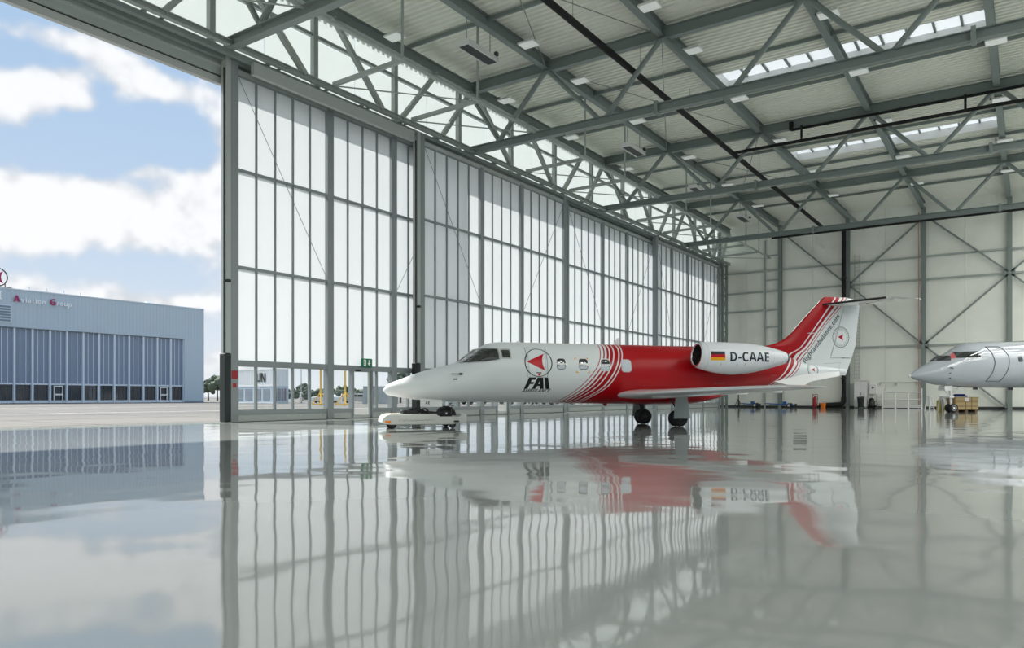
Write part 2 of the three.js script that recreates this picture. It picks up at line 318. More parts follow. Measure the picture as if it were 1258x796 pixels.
leaf(2, 'translucent sliding door leaf behind the jet nose, overlapping the open leaf', XB, [-26.25, -30.85, -34.5, -39.15], [5, 4, 5], { wicket: { bay: 1, z0: -32.2, z1: -33.2 } });
leaf(3, 'translucent sliding door leaf with black edge seal behind the jet cabin', XA, [-40.3, -45.0, -48.7, -53.4], [5, 4, 5], { bumper: false, dark: true });
leaf(4, 'last translucent sliding door leaf, next to the back wall', XB, [-52.6, -55.6, -58.9, -62.4, -66.3], [3, 4, 4, 4], { bumper: false });
{ // fascia box over the open leaf, red stickers on its end post
  part('track_fascia', box(-22.9, -22.72, 12.36, 12.8, -25.6, -17.1), M.doorPale, d1);
  part('warning_sticker', box(XA + .13, XA + .135, 1.55, 1.85, -16.85, -16.6), M.red, d1);
  part('warning_sticker', box(XA + .13, XA + .135, 1.25, 1.4, -16.8, -16.65), M.red, d1);
  for (const z of [-19.1, -19.7, -20.9, -21.5]) part('floor_bolt', rbox(.03, .05, .16, .01).translate(XA + .085, .2, z), M.galv, d1);
  // exit sign
  const e = thing('exit_sign', 'green exit sign with white running figure and arrow above the wicket door', 'sign', [XA + .2, 2.17, -23.15]);
  part('sign_box', rbox(.06, .36, .62, .01).translate(0, .19, 0), M.green, e);
  const t = canvas(248, 144, (x) => {
    x.fillStyle = '#00764f'; x.fillRect(0, 0, 248, 144); x.fillStyle = '#fff'; x.strokeStyle = '#fff';
    x.fillRect(40, 16, 62, 112); x.fillStyle = '#00764f'; x.beginPath(); x.arc(76, 36, 9, 0, 7); x.fill(); x.lineWidth = 11; x.strokeStyle = '#00764f'; x.lineCap = 'round';
    for (const l of [[[72, 50], [66, 82]], [[66, 82], [82, 98], [78, 118]], [[66, 82], [54, 104], [44, 108]], [[72, 54], [88, 68]], [[72, 54], [56, 62], [52, 76]]]) { x.beginPath(); x.moveTo(...l[0]); l.slice(1).forEach(p => x.lineTo(...p)); x.stroke(); }
    x.fillStyle = '#fff'; x.fillRect(163, 20, 22, 66); x.beginPath(); x.moveTo(136, 74); x.lineTo(174, 126); x.lineTo(212, 74); x.fill();
  });
  const f = new THREE.PlaneGeometry(.58, .33); f.rotateY(Math.PI / 2); f.translate(.032, .19, 0);
  part('sign_face', f, mat('exitFace', C(1, 1, 1), .5, 0, { map: t }), e);
  part('bracket', box(-.07, -.03, -.02, .12, -.05, .05), M.steel, e);
}

// ---------------------------------------------------------------- roof steel
function truss(z, label) {
  const t = thing('roof_truss', label, 'roof truss', [0, 0, z], 0, 'steel roof trusses across the hangar');
  const x0 = -23.2, x1 = 24;
  part('bottom_chord', ibeam(V(x0, 13.12, 0), V(x1, 13.12, 0), .3, .36, .03), M.steel, t);
  part('top_chord', ibeam(V(x0, 16.2, 0), V(x1, 16.2, 0), .3, .5, .03), M.steel, t);
  const tops = []; for (let x = -24.2; x < x1; x += 5.73) tops.push(x);
  tops.forEach((x, i) => {
    const b = x + 2.86; if (i === 0) { part('diagonal', rod(V(-23, 16, 0), V(-21.2, 13.3, 0), .1), M.steel, t); part('diagonal', rod(V(-21.2, 13.3, 0), V(-18.6, 16, 0), .12, 12), M.steel, t); return; }
    if (b < x1) { part('diagonal', rod(V(x + .1, 15.98, 0), V(b - .2, 13.28, 0), .11, 12), M.steel, t); part('diagonal', rod(V(b + .2, 13.28, 0), V(x + 5.6, 15.98, 0), .11, 12), M.steel, t); }
    if (i && i % 2 === 0) part('splice_plate', box(b - 3.2, b - 3.05, 12.86, 13.4, -.19, .19), M.steel, t);
  });
}
truss(TZ[0], 'grey steel roof truss at the open doorway'); truss(TZ[1], 'grey steel roof truss meeting the girder at the end post of the open leaf'); truss(TZ[2], 'grey steel roof truss between the doorway and the first roof skylight'); truss(TZ[3], 'grey steel roof truss between the two roof skylights, black pipe beneath its top chord'); truss(TZ[4], 'grey steel roof truss next to the back wall');
for (const x of BX) { const b = part('roof_beam', ibeam(V(x, 16.36, ZF), V(x, 16.36, ZB), .3, .52, .03), M.steel); tag(b, 'grey steel roof beam running the length of the hangar under the deck', 'beam', 'lengthwise roof beams'); }
for (const [z, where] of [[-20.6, 'just behind the truss at the open leaf'], [-25.3, 'in front of the truss before the first skylight'], [-34.6, 'on the doorway side of the first skylight'], [-39.4, 'on the far side of the first skylight'], [-48.8, 'on the doorway side of the second skylight'], [-53.5, 'on the far side of the second skylight'], [-62.9, 'between the rear truss and the back wall']]) { const b = part('roof_purlin', bar(V(-23, 16.48, z), V(18, 16.48, z), .1, .16), M.steel); tag(b, 'thin grey purlin under the deck, ' + where, 'beam', 'cross purlins under the roof deck'); }
{ // girder over the doors, hung with a horizontal wind truss
  const g = thing('door_girder', 'long grey lattice girder above the sliding doors', 'girder', [0, 0, 0]);
  const x = -22.7;
  part('bottom_chord', ibeam(V(x, 13.08, ZF - .3), V(x, 13.08, ZB + .5), .2, .2, .03), M.steelPale, g);
  part('top_chord', ibeam(V(x, 16.06, ZF - .3), V(x, 16.06, ZB + .5), .3, .5, .03), M.steel, g);
  part('outer_chord', ibeam(V(-23.45, 13.15, ZF - .3), V(-23.45, 13.15, ZB + .5), .16, .16, .03), M.steelPale, g);
  for (let i = 0; i < TZ.length; i++) {
    const a = TZ[i], b = TZ[i + 1] ?? ZB + .8;
    for (const [lo, hi] of [[.23, .02], [.53, .33], [.62, .79], [.82, .98]]) part('diagonal', bar(V(x, 13.15, lerp(a, b, lo)), V(x, 15.9, lerp(a, b, hi)), .19, .19, V(1, 0, 0)), M.steelPale, g);
    for (const k of [1 / 6, 2 / 6, 3 / 6, 4 / 6, 5 / 6]) part('lacing', rod(V(-23.45, 13.15, lerp(a, b, k)), V(x, 13.1, lerp(a, b, k)), .05, 6), M.steel, g);
  }
  const w = thing('wind_truss', 'light horizontal wind truss hung inside the door girder', 'truss', [0, 0, 0]);
  part('inner_chord', rod(V(-19.05, 13.3, -4), V(-19.05, 13.3, ZB + .6), .075, 12), M.steelPale, w);
  const zz = []; for (let i = 0; i < TZ.length; i++) { const b = TZ[i + 1] ?? ZB + .4; zz.push(TZ[i], lerp(TZ[i], b, 1 / 3), lerp(TZ[i], b, 2 / 3)); } zz.push(ZB + .6);
  zz.forEach((z, i) => {
    if (i % 3) { part('strut', bar(V(-22.7, 13.25, z), V(-19.05, 13.3, z), .13, .16), M.steelPale, w); part('hanger', rod(V(-19.05, 13.3, z), V(-19.05, 16.5, z), .05, 8), M.steelPale, w); }
    if (i && i % 3 !== 1) part('cross_tie', rod(V(-19.05, 13.27, z), V(-22.7, 13.2, zz[i - 1]), .03, 6), M.steelPale, w);
  });
  for (let i = 1; i < TZ.length - 1; i++) { const a = TZ[i], b = TZ[i + 1]; const c = thing('roof_tie_cross', 'thin crossed tie rods bracing the roof bay ' + ['', 'nearest the open doorway', 'of the first skylight', 'of the second skylight'][i], 'tie rods', [0, 0, 0], 0, 'crossed tie rods under the roof'); for (const [x0, x1] of [[-18.5, -12.8]]) { part('tie_rod', rod(V(x0, 16.15, a), V(x1, 16.15, b), .022, 6), M.steel, c); part('tie_rod', rod(V(x1, 16.12, a), V(x0, 16.12, b), .022, 6), M.steel, c); } }
}
{ // lattice column in the corner by the last door leaf
  const c = thing('lattice_column', 'slim grey lattice column in the corner beside the last door leaf', 'column', [-22.7, 0, -67.4]);
  for (const z of [-.55, .55]) part('chord', box(-.09, .09, 0, 12.9, z - .09, z + .09), M.steel, c);
  for (let i = 0; i < 8; i++) { part('batten', bar(V(0, .4 + i * 1.6, -.5), V(0, .4 + i * 1.6, .5), .1, .1), M.steel, c); if (i < 7) part('lacing', bar(V(0, .4 + i * 1.6, i % 2 ? .5 : -.5), V(0, 2 + i * 1.6, i % 2 ? -.5 : .5), .08, .08), M.steel, c); }
}
{ // black pipes
  const p = thing('sprinkler_main', 'thick black sprinkler pipe under the roof, dropping down the back wall', 'pipe', [0, 0, 0]);
  part('main_pipe', tube([V(-14.25, 15.1, 8), V(-14.25, 15.1, -30), V(-14.25, 15.1, -60), V(-14.25, 15.1, -68.7)], .14, 60, 12), M.blackPipe, p);
  part('drop_pipe', [rod(V(-14.25, 15.1, -68.7), V(-12.95, 15.1, -68.9), .13, 12), rod(V(-12.95, 15.2, -68.9), V(-12.95, .75, -68.9), .16, 14), tube([V(-12.95, .9, -68.9), V(-12.98, .45, -68.88), V(-13.2, .3, -68.85), V(-14, .26, -68.8), V(-14.9, .22, -68.75)], .2, 24, 12)], M.blackPipe, p);
  for (let z = -4; z > -66; z -= 6) part('pipe_coupling', rod(V(-14.25, 15.1, z), V(-14.25, 15.1, z - .22), .15, 12), M.blackPipe, p);
  for (let z = -7; z > -66; z -= 6) part('pipe_hanger', rod(V(-14.25, 15.1, z), V(-14.25, 16.6, z), .012, 6), M.steel, p);
  for (const y of [2.5, 6.5, 11]) part('pipe_clamp', rbox(.4, .12, .4, .02).translate(-12.95, y, -68.95), M.darkMetal, p);
  const b = thing('sprinkler_branch', 'black sprinkler branch pipe crossing below the middle truss', 'pipe', [0, 0, 0]);
  part('branch_pipe', rod(V(-14.1, 15.1, -43.7), V(14, 15.1, -43.7), .09, 10), M.blackPipe, b);
  part('riser', rod(V(-10.4, 15.1, -43.7), V(-10.4, 15.95, -43.7), .06, 8), M.blackPipe, b); part('riser', rod(V(-2.6, 15.1, -43.7), V(-2.6, 15.9, -43.7), .06, 8), M.blackPipe, b);
  const e = thing('cable_duct', 'thin black duct fixed under the top chord of the middle truss', 'duct', [0, 0, 0]);
  part('duct_run', bar(V(-11, 15.86, -43.93), V(14, 15.86, -43.93), .12, .12), M.blackPipe, e); part('duct_drop', bar(V(-11, 15.86, -43.93), V(-11, 16.3, -43.93), .2, .2), M.blackPipe, e);
  const d = thing('pipe_under_truss', 'black pipe fixed below the bottom chord of the rear truss', 'pipe', [0, 0, 0]);
  part('pipe_run', rod(V(-16, 12.86, -58.2), V(14, 12.86, -58.2), .07, 8), M.blackPipe, d);
  const r = thing('red_riser', 'thin red fire water riser on the back wall', 'pipe', [0, 0, 0]); part('pipe', rod(V(-7.35, 0, ZB + .4), V(-7.35, 15.8, ZB + .4), .028, 8), mat('redPale', C(.5, .16, .13), .6), r); for (const y of [3, 7, 11]) part('pipe_clamp', box(-7.41, -7.29, y, y + .06, ZB + .34, ZB + .44), M.galv, r);
}
// ceiling lights
mat('lampFace', C(.86, .88, .86), .5, 0, { emissive: C(.95, 1, .95), emissiveIntensity: .15 });
function ceilingLight(x, z) {
  const l = thing('ceiling_light', 'flat white ceiling floodlight mounted beside a roof beam', 'light', [x, 15.9, z], 0, 'white floodlights under the roof');
  part('housing', rbox(.8, .09, .62, .03).translate(0, .045, 0), M.white, l);
  part('diffuser', slab(.74, .56, 'y', 0, -.004, 0), M.lampFace, l);
  part('bracket', [box(-.5, -.2, .1, .16, -.04, .04), box(-.5, -.44, .1, .3, -.04, .04)], M.steel, l);
  const a = new THREE.RectAreaLight(new THREE.Color().setRGB(1, 1, .95), LAMP, .74, .56); a.position.set(x, 15.88, z); a.rotation.x = -Math.PI / 2; a.name = 'ceiling_light_glow'; scene.add(a);
}
const LAMP = .6;
for (const z of [-27.1, -31.6, -38, -45.5, -53, -60.1]) for (const x of [-17.6, -12.05, -6.5, -1.15]) ceilingLight(x, z);
for (const z of [-23.4, -31.6, -38.2, -45.5]) ceilingLight(-21.85, z);
for (const z of [-20, -12]) for (const x of [-12.05, -1.15]) ceilingLight(x, z);
// long light rows over the bays to the right of the camera's view, switched on
const ROW = z => z > -30 ? 21 : 41;
mat('rowFace', C(.9, .92, .9), .5, 0, { emissive: C(1, 1, .96), emissiveIntensity: 1.2 });
for (const x of [5.6, 9.3, 13.2, 17.1, 21, 25]) for (const z of [16, 4, -9, -22.5, -36, -50.5, -63.5]) {
  const len = z === -63.5 ? 9 : 11.5, l = thing('light_row', 'long white ceiling light row over the right-hand bays', 'light', [x, 15.6, z], 0, 'light rows over the right-hand bays');
  part('housing', box(-.25, .25, .02, .16, -len / 2, len / 2), M.white, l); part('diffuser', slab(.4, len - .1, 'y', 0, 0, 0), M.rowFace, l); part('hanger', [rod(V(0, .16, -len / 3), V(0, 1, -len / 3), .015, 6), rod(V(0, .16, len / 3), V(0, 1, len / 3), .015, 6)], M.steel, l);
  const a = new THREE.RectAreaLight(new THREE.Color().setRGB(1, 1, .96), ROW(z), .4, len - .1); a.position.set(x, 15.58, z); a.rotation.x = -Math.PI / 2; a.name = 'light_row_glow'; scene.add(a);
}
// radiant heaters
for (const [z, where] of [[-24.8, 'in the bay nearest the open doorway'], [-39.5, 'just past the first roof skylight'], [-49.6, 'beside the second roof skylight'], [-59.5, 'nearest the back wall']]) {
  const h = thing('radiant_heater', 'white radiant heater with dark grille hung ' + where, 'heater', [-18.55, 14.95, z], 0, 'radiant heaters under the roof');
  const sh = new THREE.Shape(); sh.moveTo(-.3, -.12); sh.lineTo(-.22, .16); sh.lineTo(.22, .16); sh.lineTo(.3, -.12); sh.lineTo(.26, -.12); sh.lineTo(.19, .12); sh.lineTo(-.19, .12); sh.lineTo(-.26, -.12);
  part('reflector_hood', at(new THREE.ExtrudeGeometry(sh, { depth: 2, bevelEnabled: false }), 0, 0, -1), M.white, h);
  part('end_cap', box(-.29, .29, -.1, .15, -1.02, -1), M.white, h); part('end_cap', box(-.29, .29, -.1, .15, 1, 1.02), M.white, h);
  for (const x of [-.15, 0, .15]) part('burner_plate', box(x - .07, x + .07, -.1, -.06, -.97, .97), M.darkMetal, h);
  part('hanger', rod(V(0, .14, -.8), V(0, 1.5, -.8), .02, 6), M.steel, h); part('hanger', rod(V(0, .14, .8), V(0, 1.5, .8), .02, 6), M.steel, h);
  part('gas_valve', rbox(.14, .16, .16, .02).translate(.25, .22, -.9), M.darkMetal, h);
}

// ---------------------------------------------------------------- aircraft
function spline(rows) { // rows [s, a, b, ...] -> function of s giving smooth values
  const n = rows.length, m = rows[0].length;
  const slope = (i, k) => { if (i === 0 || i === n - 1) { const j = i ? i - 1 : 0; return (rows[j + 1][k] - rows[j][k]) / (rows[j + 1][0] - rows[j][0]); } const a = (rows[i][k] - rows[i - 1][k]) / (rows[i][0] - rows[i - 1][0]), b = (rows[i + 1][k] - rows[i][k]) / (rows[i + 1][0] - rows[i][0]); return a * b <= 0 ? 0 : 2 * a * b / (a + b); };
  return s => {
    s = clamp(s, rows[0][0], rows[n - 1][0]); let i = 0; while (i < n - 2 && s > rows[i + 1][0]) i++;
    const h = rows[i + 1][0] - rows[i][0], t = (s - rows[i][0]) / h, t2 = t * t, t3 = t2 * t, out = [];
    for (let k = 1; k < m; k++) out.push((2 * t3 - 3 * t2 + 1) * rows[i][k] + (t3 - 2 * t2 + t) * h * slope(i, k) + (-2 * t3 + 3 * t2) * rows[i + 1][k] + (t3 - t2) * h * slope(i + 1, k));
    return out;
  };
}
function hull(rows, power = 2.15, su = t => t) { // body of revolution-like cross-sections: rows [s, top, bottom, half width]
  const f = spline(rows), s0 = rows[0][0], s1 = rows[rows.length - 1][0];
  const pt = (s, a) => { const [t, b, w] = f(s), c = Math.cos(a), q = Math.sin(a); return [s, (t + b) / 2 + (t - b) / 2 * Math.sign(c) * Math.pow(Math.abs(c), 2 / power), w * Math.sign(q) * Math.pow(Math.abs(q), 2 / power)]; };
  const wAt = (s, y) => { const [t, b, w] = f(s), k = Math.min(1, Math.abs((y - (t + b) / 2) / ((t - b) / 2))); return w * Math.pow(1 - Math.pow(k, power), 1 / power); };
  const half = (side, uvf, nu = 110, nv = 28) => grid(nu, nv, (u, v) => pt(lerp(s0, s1, su(u)), side * v * Math.PI), uvf ? (u, v, p) => uvf(p, side) : null, side > 0);
  return { f, pt, wAt, half, s0, s1 };
}
// a patch bent over the hull: outline in (s, height), standing proud by off on the given side
function patch(h, outline, off, side = 1, depth = .03) {
  const sh = new THREE.Shape(outline.map(p => new THREE.Vector2(...p))), g = new THREE.ShapeGeometry(sh), p = g.attributes.position, pos = [], idx = [...g.index.array];
  { const fine = []; outline.forEach((a, i) => { const c = outline[(i + 1) % outline.length], m = Math.max(1, Math.ceil(Math.hypot(c[0] - a[0], c[1] - a[1]) / .07)); for (let k = 0; k < m; k++) fine.push([lerp(a[0], c[0], k / m), lerp(a[1], c[1], k / m)]); }); outline = fine; }
  const n = outline.length;
  const put = (s, y, o) => pos.push(s, y, side * (h.wAt(s, y) + o));
  let tris = []; for (let i = 0; i < idx.length; i += 3) tris.push([0, 1, 2].map(k => [p.getX(idx[i + k]), p.getY(idx[i + k])]));
  const far = ([a, b, c]) => Math.max(...[[a, b], [b, c], [c, a]].map(([m, n]) => Math.hypot(m[0] - n[0], m[1] - n[1])));
  for (let k = 0; k < 5; k++) tris = tris.flatMap(t => { if (far(t) < .07) return [t]; const [a, b, c] = t, m = (u, v) => [(u[0] + v[0]) / 2, (u[1] + v[1]) / 2], ab = m(a, b), bc = m(b, c), ca = m(c, a); return [[a, ab, ca], [ab, b, bc], [ca, bc, c], [ab, bc, ca]]; });
  idx.length = 0; tris.forEach(t => t.forEach(([x, y]) => { idx.push(idx.length); put(x, y, off); }));
  const b = idx.length; for (let i = 0; i < n; i++) { put(outline[i][0], outline[i][1], off); put(outline[i][0], outline[i][1], off - depth); }
  for (let i = 0; i < n; i++) { const j = (i + 1) % n; idx.push(b + 2 * i, b + 2 * i + 1, b + 2 * j, b + 2 * j, b + 2 * i + 1, b + 2 * j + 1); }
  const o = new THREE.BufferGeometry(); o.setAttribute('position', new THREE.Float32BufferAttribute(pos, 3)); o.setIndex(idx); const q = o.toNonIndexed(); q.computeVertexNormals(); return q;
}
const rounded = (x0, x1, y0, y1, r, n = 5) => { const a = []; for (const [cx, cy, t] of [[x1 - r, y1 - r, 0], [x0 + r, y1 - r, 1], [x0 + r, y0 + r, 2], [x1 - r, y0 + r, 3]]) for (let i = 0; i <= n; i++) { const b = (t + i / n) * Math.PI / 2; a.push([cx + r * Math.cos(b), cy + r * Math.sin(b)]); } return a; };
// wing-like body: sections [along, leading s, trailing s, height, thickness ratio]; put(s, t, along, height) -> point
function foil(sec, put, c0 = 0, c1 = 1, nu = 12, nv = 36, uvf) {
  const f = spline(sec), a0 = sec[0][0], a1 = sec[sec.length - 1][0];
  const yt = x => 5 * (.2969 * Math.sqrt(x) - .126 * x - .3516 * x * x + .2843 * x ** 3 - .1036 * x ** 4);
  const fn = (u, v) => {
    const w = lerp(a0, a1, clamp(u * 1.02 - .01)), [le, te, h, th] = f(w), a = v * 2 * Math.PI, c = te - le, k0 = typeof c0 === 'function' ? (c0(w) - le) / c : c0, k1 = typeof c1 === 'function' ? (c1(w) - le) / c : c1, x = lerp(k0, k1, .5 + .5 * Math.cos(a)), cap = u < .005 || u > .995 ? 0 : 1;
    return put(le + c * x, Math.sign(Math.sin(a)) * yt(x) * th * c * cap, w, h);
  };
  return grid(nu, nv, fn, uvf ? (u, v, p) => uvf(p, v) : null);
}
const wheel = (r, w) => { const p = [[.0, -w * .35], [r * .45, -w * .4], [r * .6, -w * .42], [r * .66, -w * .5], [r * .85, -w * .5], [r * .97, -w * .3], [r, 0], [r * .97, w * .3], [r * .85, w * .5], [r * .66, w * .5], [r * .6, w * .42], [r * .45, w * .4], [0, w * .35]]; const g = new THREE.LatheGeometry(p.map(q => new THREE.Vector2(...q)), 28); g.rotateX(Math.PI / 2); return g; };
const hubcap = (r, w) => { const g = new THREE.LatheGeometry([[0, w * .40], [r * .2, w * .42], [r * .25, w * .36], [r * .5, w * .36], [r * .55, w * .45], [r * .58, w * .45]].map(q => new THREE.Vector2(...q)), 24); g.rotateX(Math.PI / 2); return g; };
const camPoint = (right, ahead) => { const c = Math.cos(YAW), s = Math.sin(YAW); return [right * c - ahead * s, 0, -(right * s + ahead * c)]; };

// livery of the red and white jet, in metres along (s) and up (y)
const RED = '#a80310', DARKRED = '#a80310', WHITE = '#dfe4e6', INK = '#101413';
const curveX = pts => { const f = spline(pts.map(([s, y]) => [y, s]).sort((a, b) => a[0] - b[0])); return y => f(y)[0]; };
const frontL = curveX([[6.63, 2.62], [6.6, 2.47], [6.43, 1.94], [5.92, 1.29], [5.3, .79], [4.95, .55]]), frontR = curveX([[7.34, 2.62], [7.33, 2.47], [7.23, 2.06], [6.83, 1.3], [6.06, .75], [5.75, .55]]);
const rear1 = curveX([[12.3, 1.0], [12.68, 1.3], [13.11, 1.66], [13.42, 2.08], [13.62, 2.37], [13.97, 2.55], [14.18, 2.77], [14.45, 3.1], [15.08, 3.89], [15.5, 4.4]]);
const rear3 = curveX([[12.7, 1.0], [13.08, 1.3], [13.6, 1.63], [13.95, 2.0], [14.2, 2.3], [14.42, 2.55], [14.95, 3.25], [15.7, 4.02], [16.02, 4.4]]);
const rear2 = y => lerp(rear1(y), rear3(y), .5);
function livery(x, s0, s1, y0, y1, W, H, oy, side) { // paints into the band oy..oy+H of a canvas
  const kx = W / (s1 - s0), ky = H / (y1 - y0), X = s => (s - s0) * kx, Y = y => oy + H - (y - y0) * ky;
  x.save(); x.beginPath(); x.rect(0, oy, W, H); x.clip();
  x.fillStyle = WHITE; x.fillRect(0, oy, W, H);
  const band = (fa, fb, col, ya = y0, yb = y1) => { x.fillStyle = col; x.beginPath(); const n = 60; for (let i = 0; i <= n; i++) { const y = lerp(ya, yb, i / n); x.lineTo(X(fa(y)), Y(y)); } for (let i = n; i >= 0; i--) { const y = lerp(ya, yb, i / n); x.lineTo(X(fb(y)), Y(y)); } x.fill(); };
  const fr = t => y => lerp(frontL(y), frontR(y), t), rr = t => y => lerp(rear1(y), rear3(y), t);
  band(fr(1), rr(0), RED);
  for (const [a, b] of [[0, .03], [.15, .2], [.3, .385], [.45, .575], [.635, .8], [.865, .945]]) band(fr(a), fr(b), RED);
  for (const [a, b] of [[.14, .42], [.66, .76], [.93, .985]]) band(rr(a), rr(b), DARKRED);
  const text = (str, s, y, h, len, opt = {}) => { x.save(); x.translate(X(s), Y(y)); if (opt.rot) x.rotate(-opt.rot); x.transform(1, 0, opt.skew ?? 0, 1, 0, 0); const px = h * ky / .72; x.font = `${opt.style ?? 'bold'} ${px}px sans-serif`; const w = x.measureText(str).width; x.scale(len * kx / w * (side < 0 ? 1 : 1), 1); x.fillStyle = opt.col ?? INK; x.strokeStyle = opt.col ?? INK; if (opt.line) { x.lineWidth = opt.line; x.strokeText(str, 0, 0); } else x.fillText(str, 0, 0); x.restore(); };
  const arrow = (cs, cy, r, col) => { x.fillStyle = col; x.beginPath(); x.moveTo(X(cs - r * .9), Y(cy + .01)); x.lineTo(X(cs + r * .42), Y(cy + r * .6)); x.quadraticCurveTo(X(cs + r * .05), Y(cy), X(cs + r * .46), Y(cy - r * .62)); x.closePath(); x.fill(); };
  const ring = (cs, cy, r, lw, col) => { x.strokeStyle = col; x.lineWidth = lw * kx; x.beginPath(); x.ellipse(X(cs), Y(cy), r * kx, r * ky, 0, 0, 7); x.stroke(); };
  if (side > 0) {
    // cabin door seam, emblem and lettering
    x.strokeStyle = '#8d9496'; x.lineWidth = 2.5; x.strokeRect(X(4.17), Y(2.38), .63 * kx, .88 * ky); x.strokeStyle = '#b9bfc0'; x.strokeRect(X(4.22), Y(2.33), .53 * kx, .78 * ky);
    ring(4.525, 1.93, .415, .03, '#141918'); arrow(4.54, 1.945, .42, '#c00d20');
    x.fillStyle = '#4a5050'; x.fillRect(X(4.45), Y(1.64), .16 * kx, .03 * ky); x.fillStyle = '#c00d20'; x.fillRect(X(4.51), Y(1.6), .07 * kx, .06 * ky);
    const poly = (pts) => { x.fillStyle = INK; x.beginPath(); pts.forEach(([a, b]) => x.lineTo(X(4.1 + a * .80 + (b - .5) * .0), Y(1.15 + b * .335))); x.closePath(); x.fill(); };
    // three slanted block letters: F, A, I
    poly([[.0, 0], [.16, 1], [.44, 1], [.40, .8], [.27, .8], [.24, .6], [.37, .6], [.34, .42], [.21, .42], [.13, 0]].map(([a, b]) => [a + .0, b]));
    x.fillStyle = INK; poly([[.31, 0], [.49, 1], [.70, 1], [.76, 0], [.62, 0], [.615, .25], [.50, .25], [.44, 0]]); x.save(); x.fillStyle = WHITE; x.beginPath(); [[.53, .43], [.60, .43], [.59, .76]].forEach(([a, b]) => x.lineTo(X(4.1 + a * .8), Y(1.15 + b * .335))); x.fill(); x.restore();
    poly([[.84, 0], [.74, 1], [.89, 1], [.99, 0]]);
    text('AMBULANCE', 4.04, 1.05, .1, .86, { style: 'bold italic', skew: -.15, col: '#1c2222' });
    
    for (const [a, b, p, q] of [[5.67, 2.09, 1, -1], [6.1, 2.09, -1, -1], [5.7, 1.63, 1, 1], [6.13, 1.63, -1, 1]]) { x.fillStyle = '#e0a01a'; x.fillRect(X(Math.min(a, a + p * .07)), Y(Math.max(b, b + q * .025)), .07 * kx, .025 * ky); x.fillRect(X(Math.min(a, a + p * .025)), Y(Math.max(b, b + q * .07)), .025 * kx, .07 * ky); }
    // fin
    if (y1 > 3) text('flightambulance.com', 14.25, 2.03, .165, 2.17, { style: 'bold', rot: Math.atan2(1.6, 1.36), col: '#222a29' });
    for (const [s, y, r] of y1 > 3 ? [[15.69, 2.97, .35]] : [[14.46, 1.83, .22]]) { x.fillStyle = '#e3e7e8'; x.beginPath(); x.ellipse(X(s), Y(y), r * kx, r * ky, 0, 0, 7); x.fill(); ring(s, y, r, .022, '#3e5552'); ring(s, y, r * .7, .008, '#8fa09e'); arrow(s + .03, y, r * .5, '#a80d2c'); x.fillStyle = '#4d625f'; for (let i = 0; i < 26; i++) { const a = i / 26 * 6.283; if (Math.abs(a - 3.1) < .3) continue; x.save(); x.translate(X(s + r * .84 * Math.cos(a)), Y(y + r * .84 * Math.sin(a))); x.rotate(-a); x.fillRect(-r * .06 * kx, -r * .04 * ky, r * .12 * kx, r * .07 * ky); x.restore(); } }
    // panel seams
    x.strokeStyle = '#9aa2a4'; x.lineWidth = 2; for (const l of [[[15.0, 2.05], [15.7, 2.1], [15.6, 1.75]], [[10.4, 1.35], [10.75, 1.35]], [[12.6, 1.62], [12.85, 1.62]]]) { x.beginPath(); l.forEach(([a, b]) => x.lineTo(X(a), Y(b))); x.stroke(); }
  }
  x.restore();
}
const bandUV = (s0, s1, y0, y1) => (p, side) => [(p[0] - s0) / (s1 - s0), (side > 0 ? .5 : 0) + .5 * clamp((p[1] - y0) / (y1 - y0), .002, .998)];
const liveryMap = (s0, s1, y0, y1, W, H) => canvas(W, 2 * H, x => { livery(x, s0, s1, y0, y1, W, H, 0, 1); livery(x, s0, s1, y0, y1, W, H, H, -1); });
const paint = (name, map) => mat(name, C(1, 1, 1), .28, 0, { physical: true, specularIntensity: .55, map });
mat('cockpitGlass', C(.03, .035, .035), .04, 0, { clearcoat: 1, clearcoatRoughness: .02 });
mat('cabinGlass', C(.05, .055, .06), .05, 0, { clearcoat: 1, clearcoatRoughness: .03 });
mat('shade', C(.55, .6, .66), .5);
mat('alu', C(.8, .81, .82), .18, .85);
mat('greyPaint', C(.42, .47, .47), .4);
mat('tyre', C(.014, .015, .015), .7);

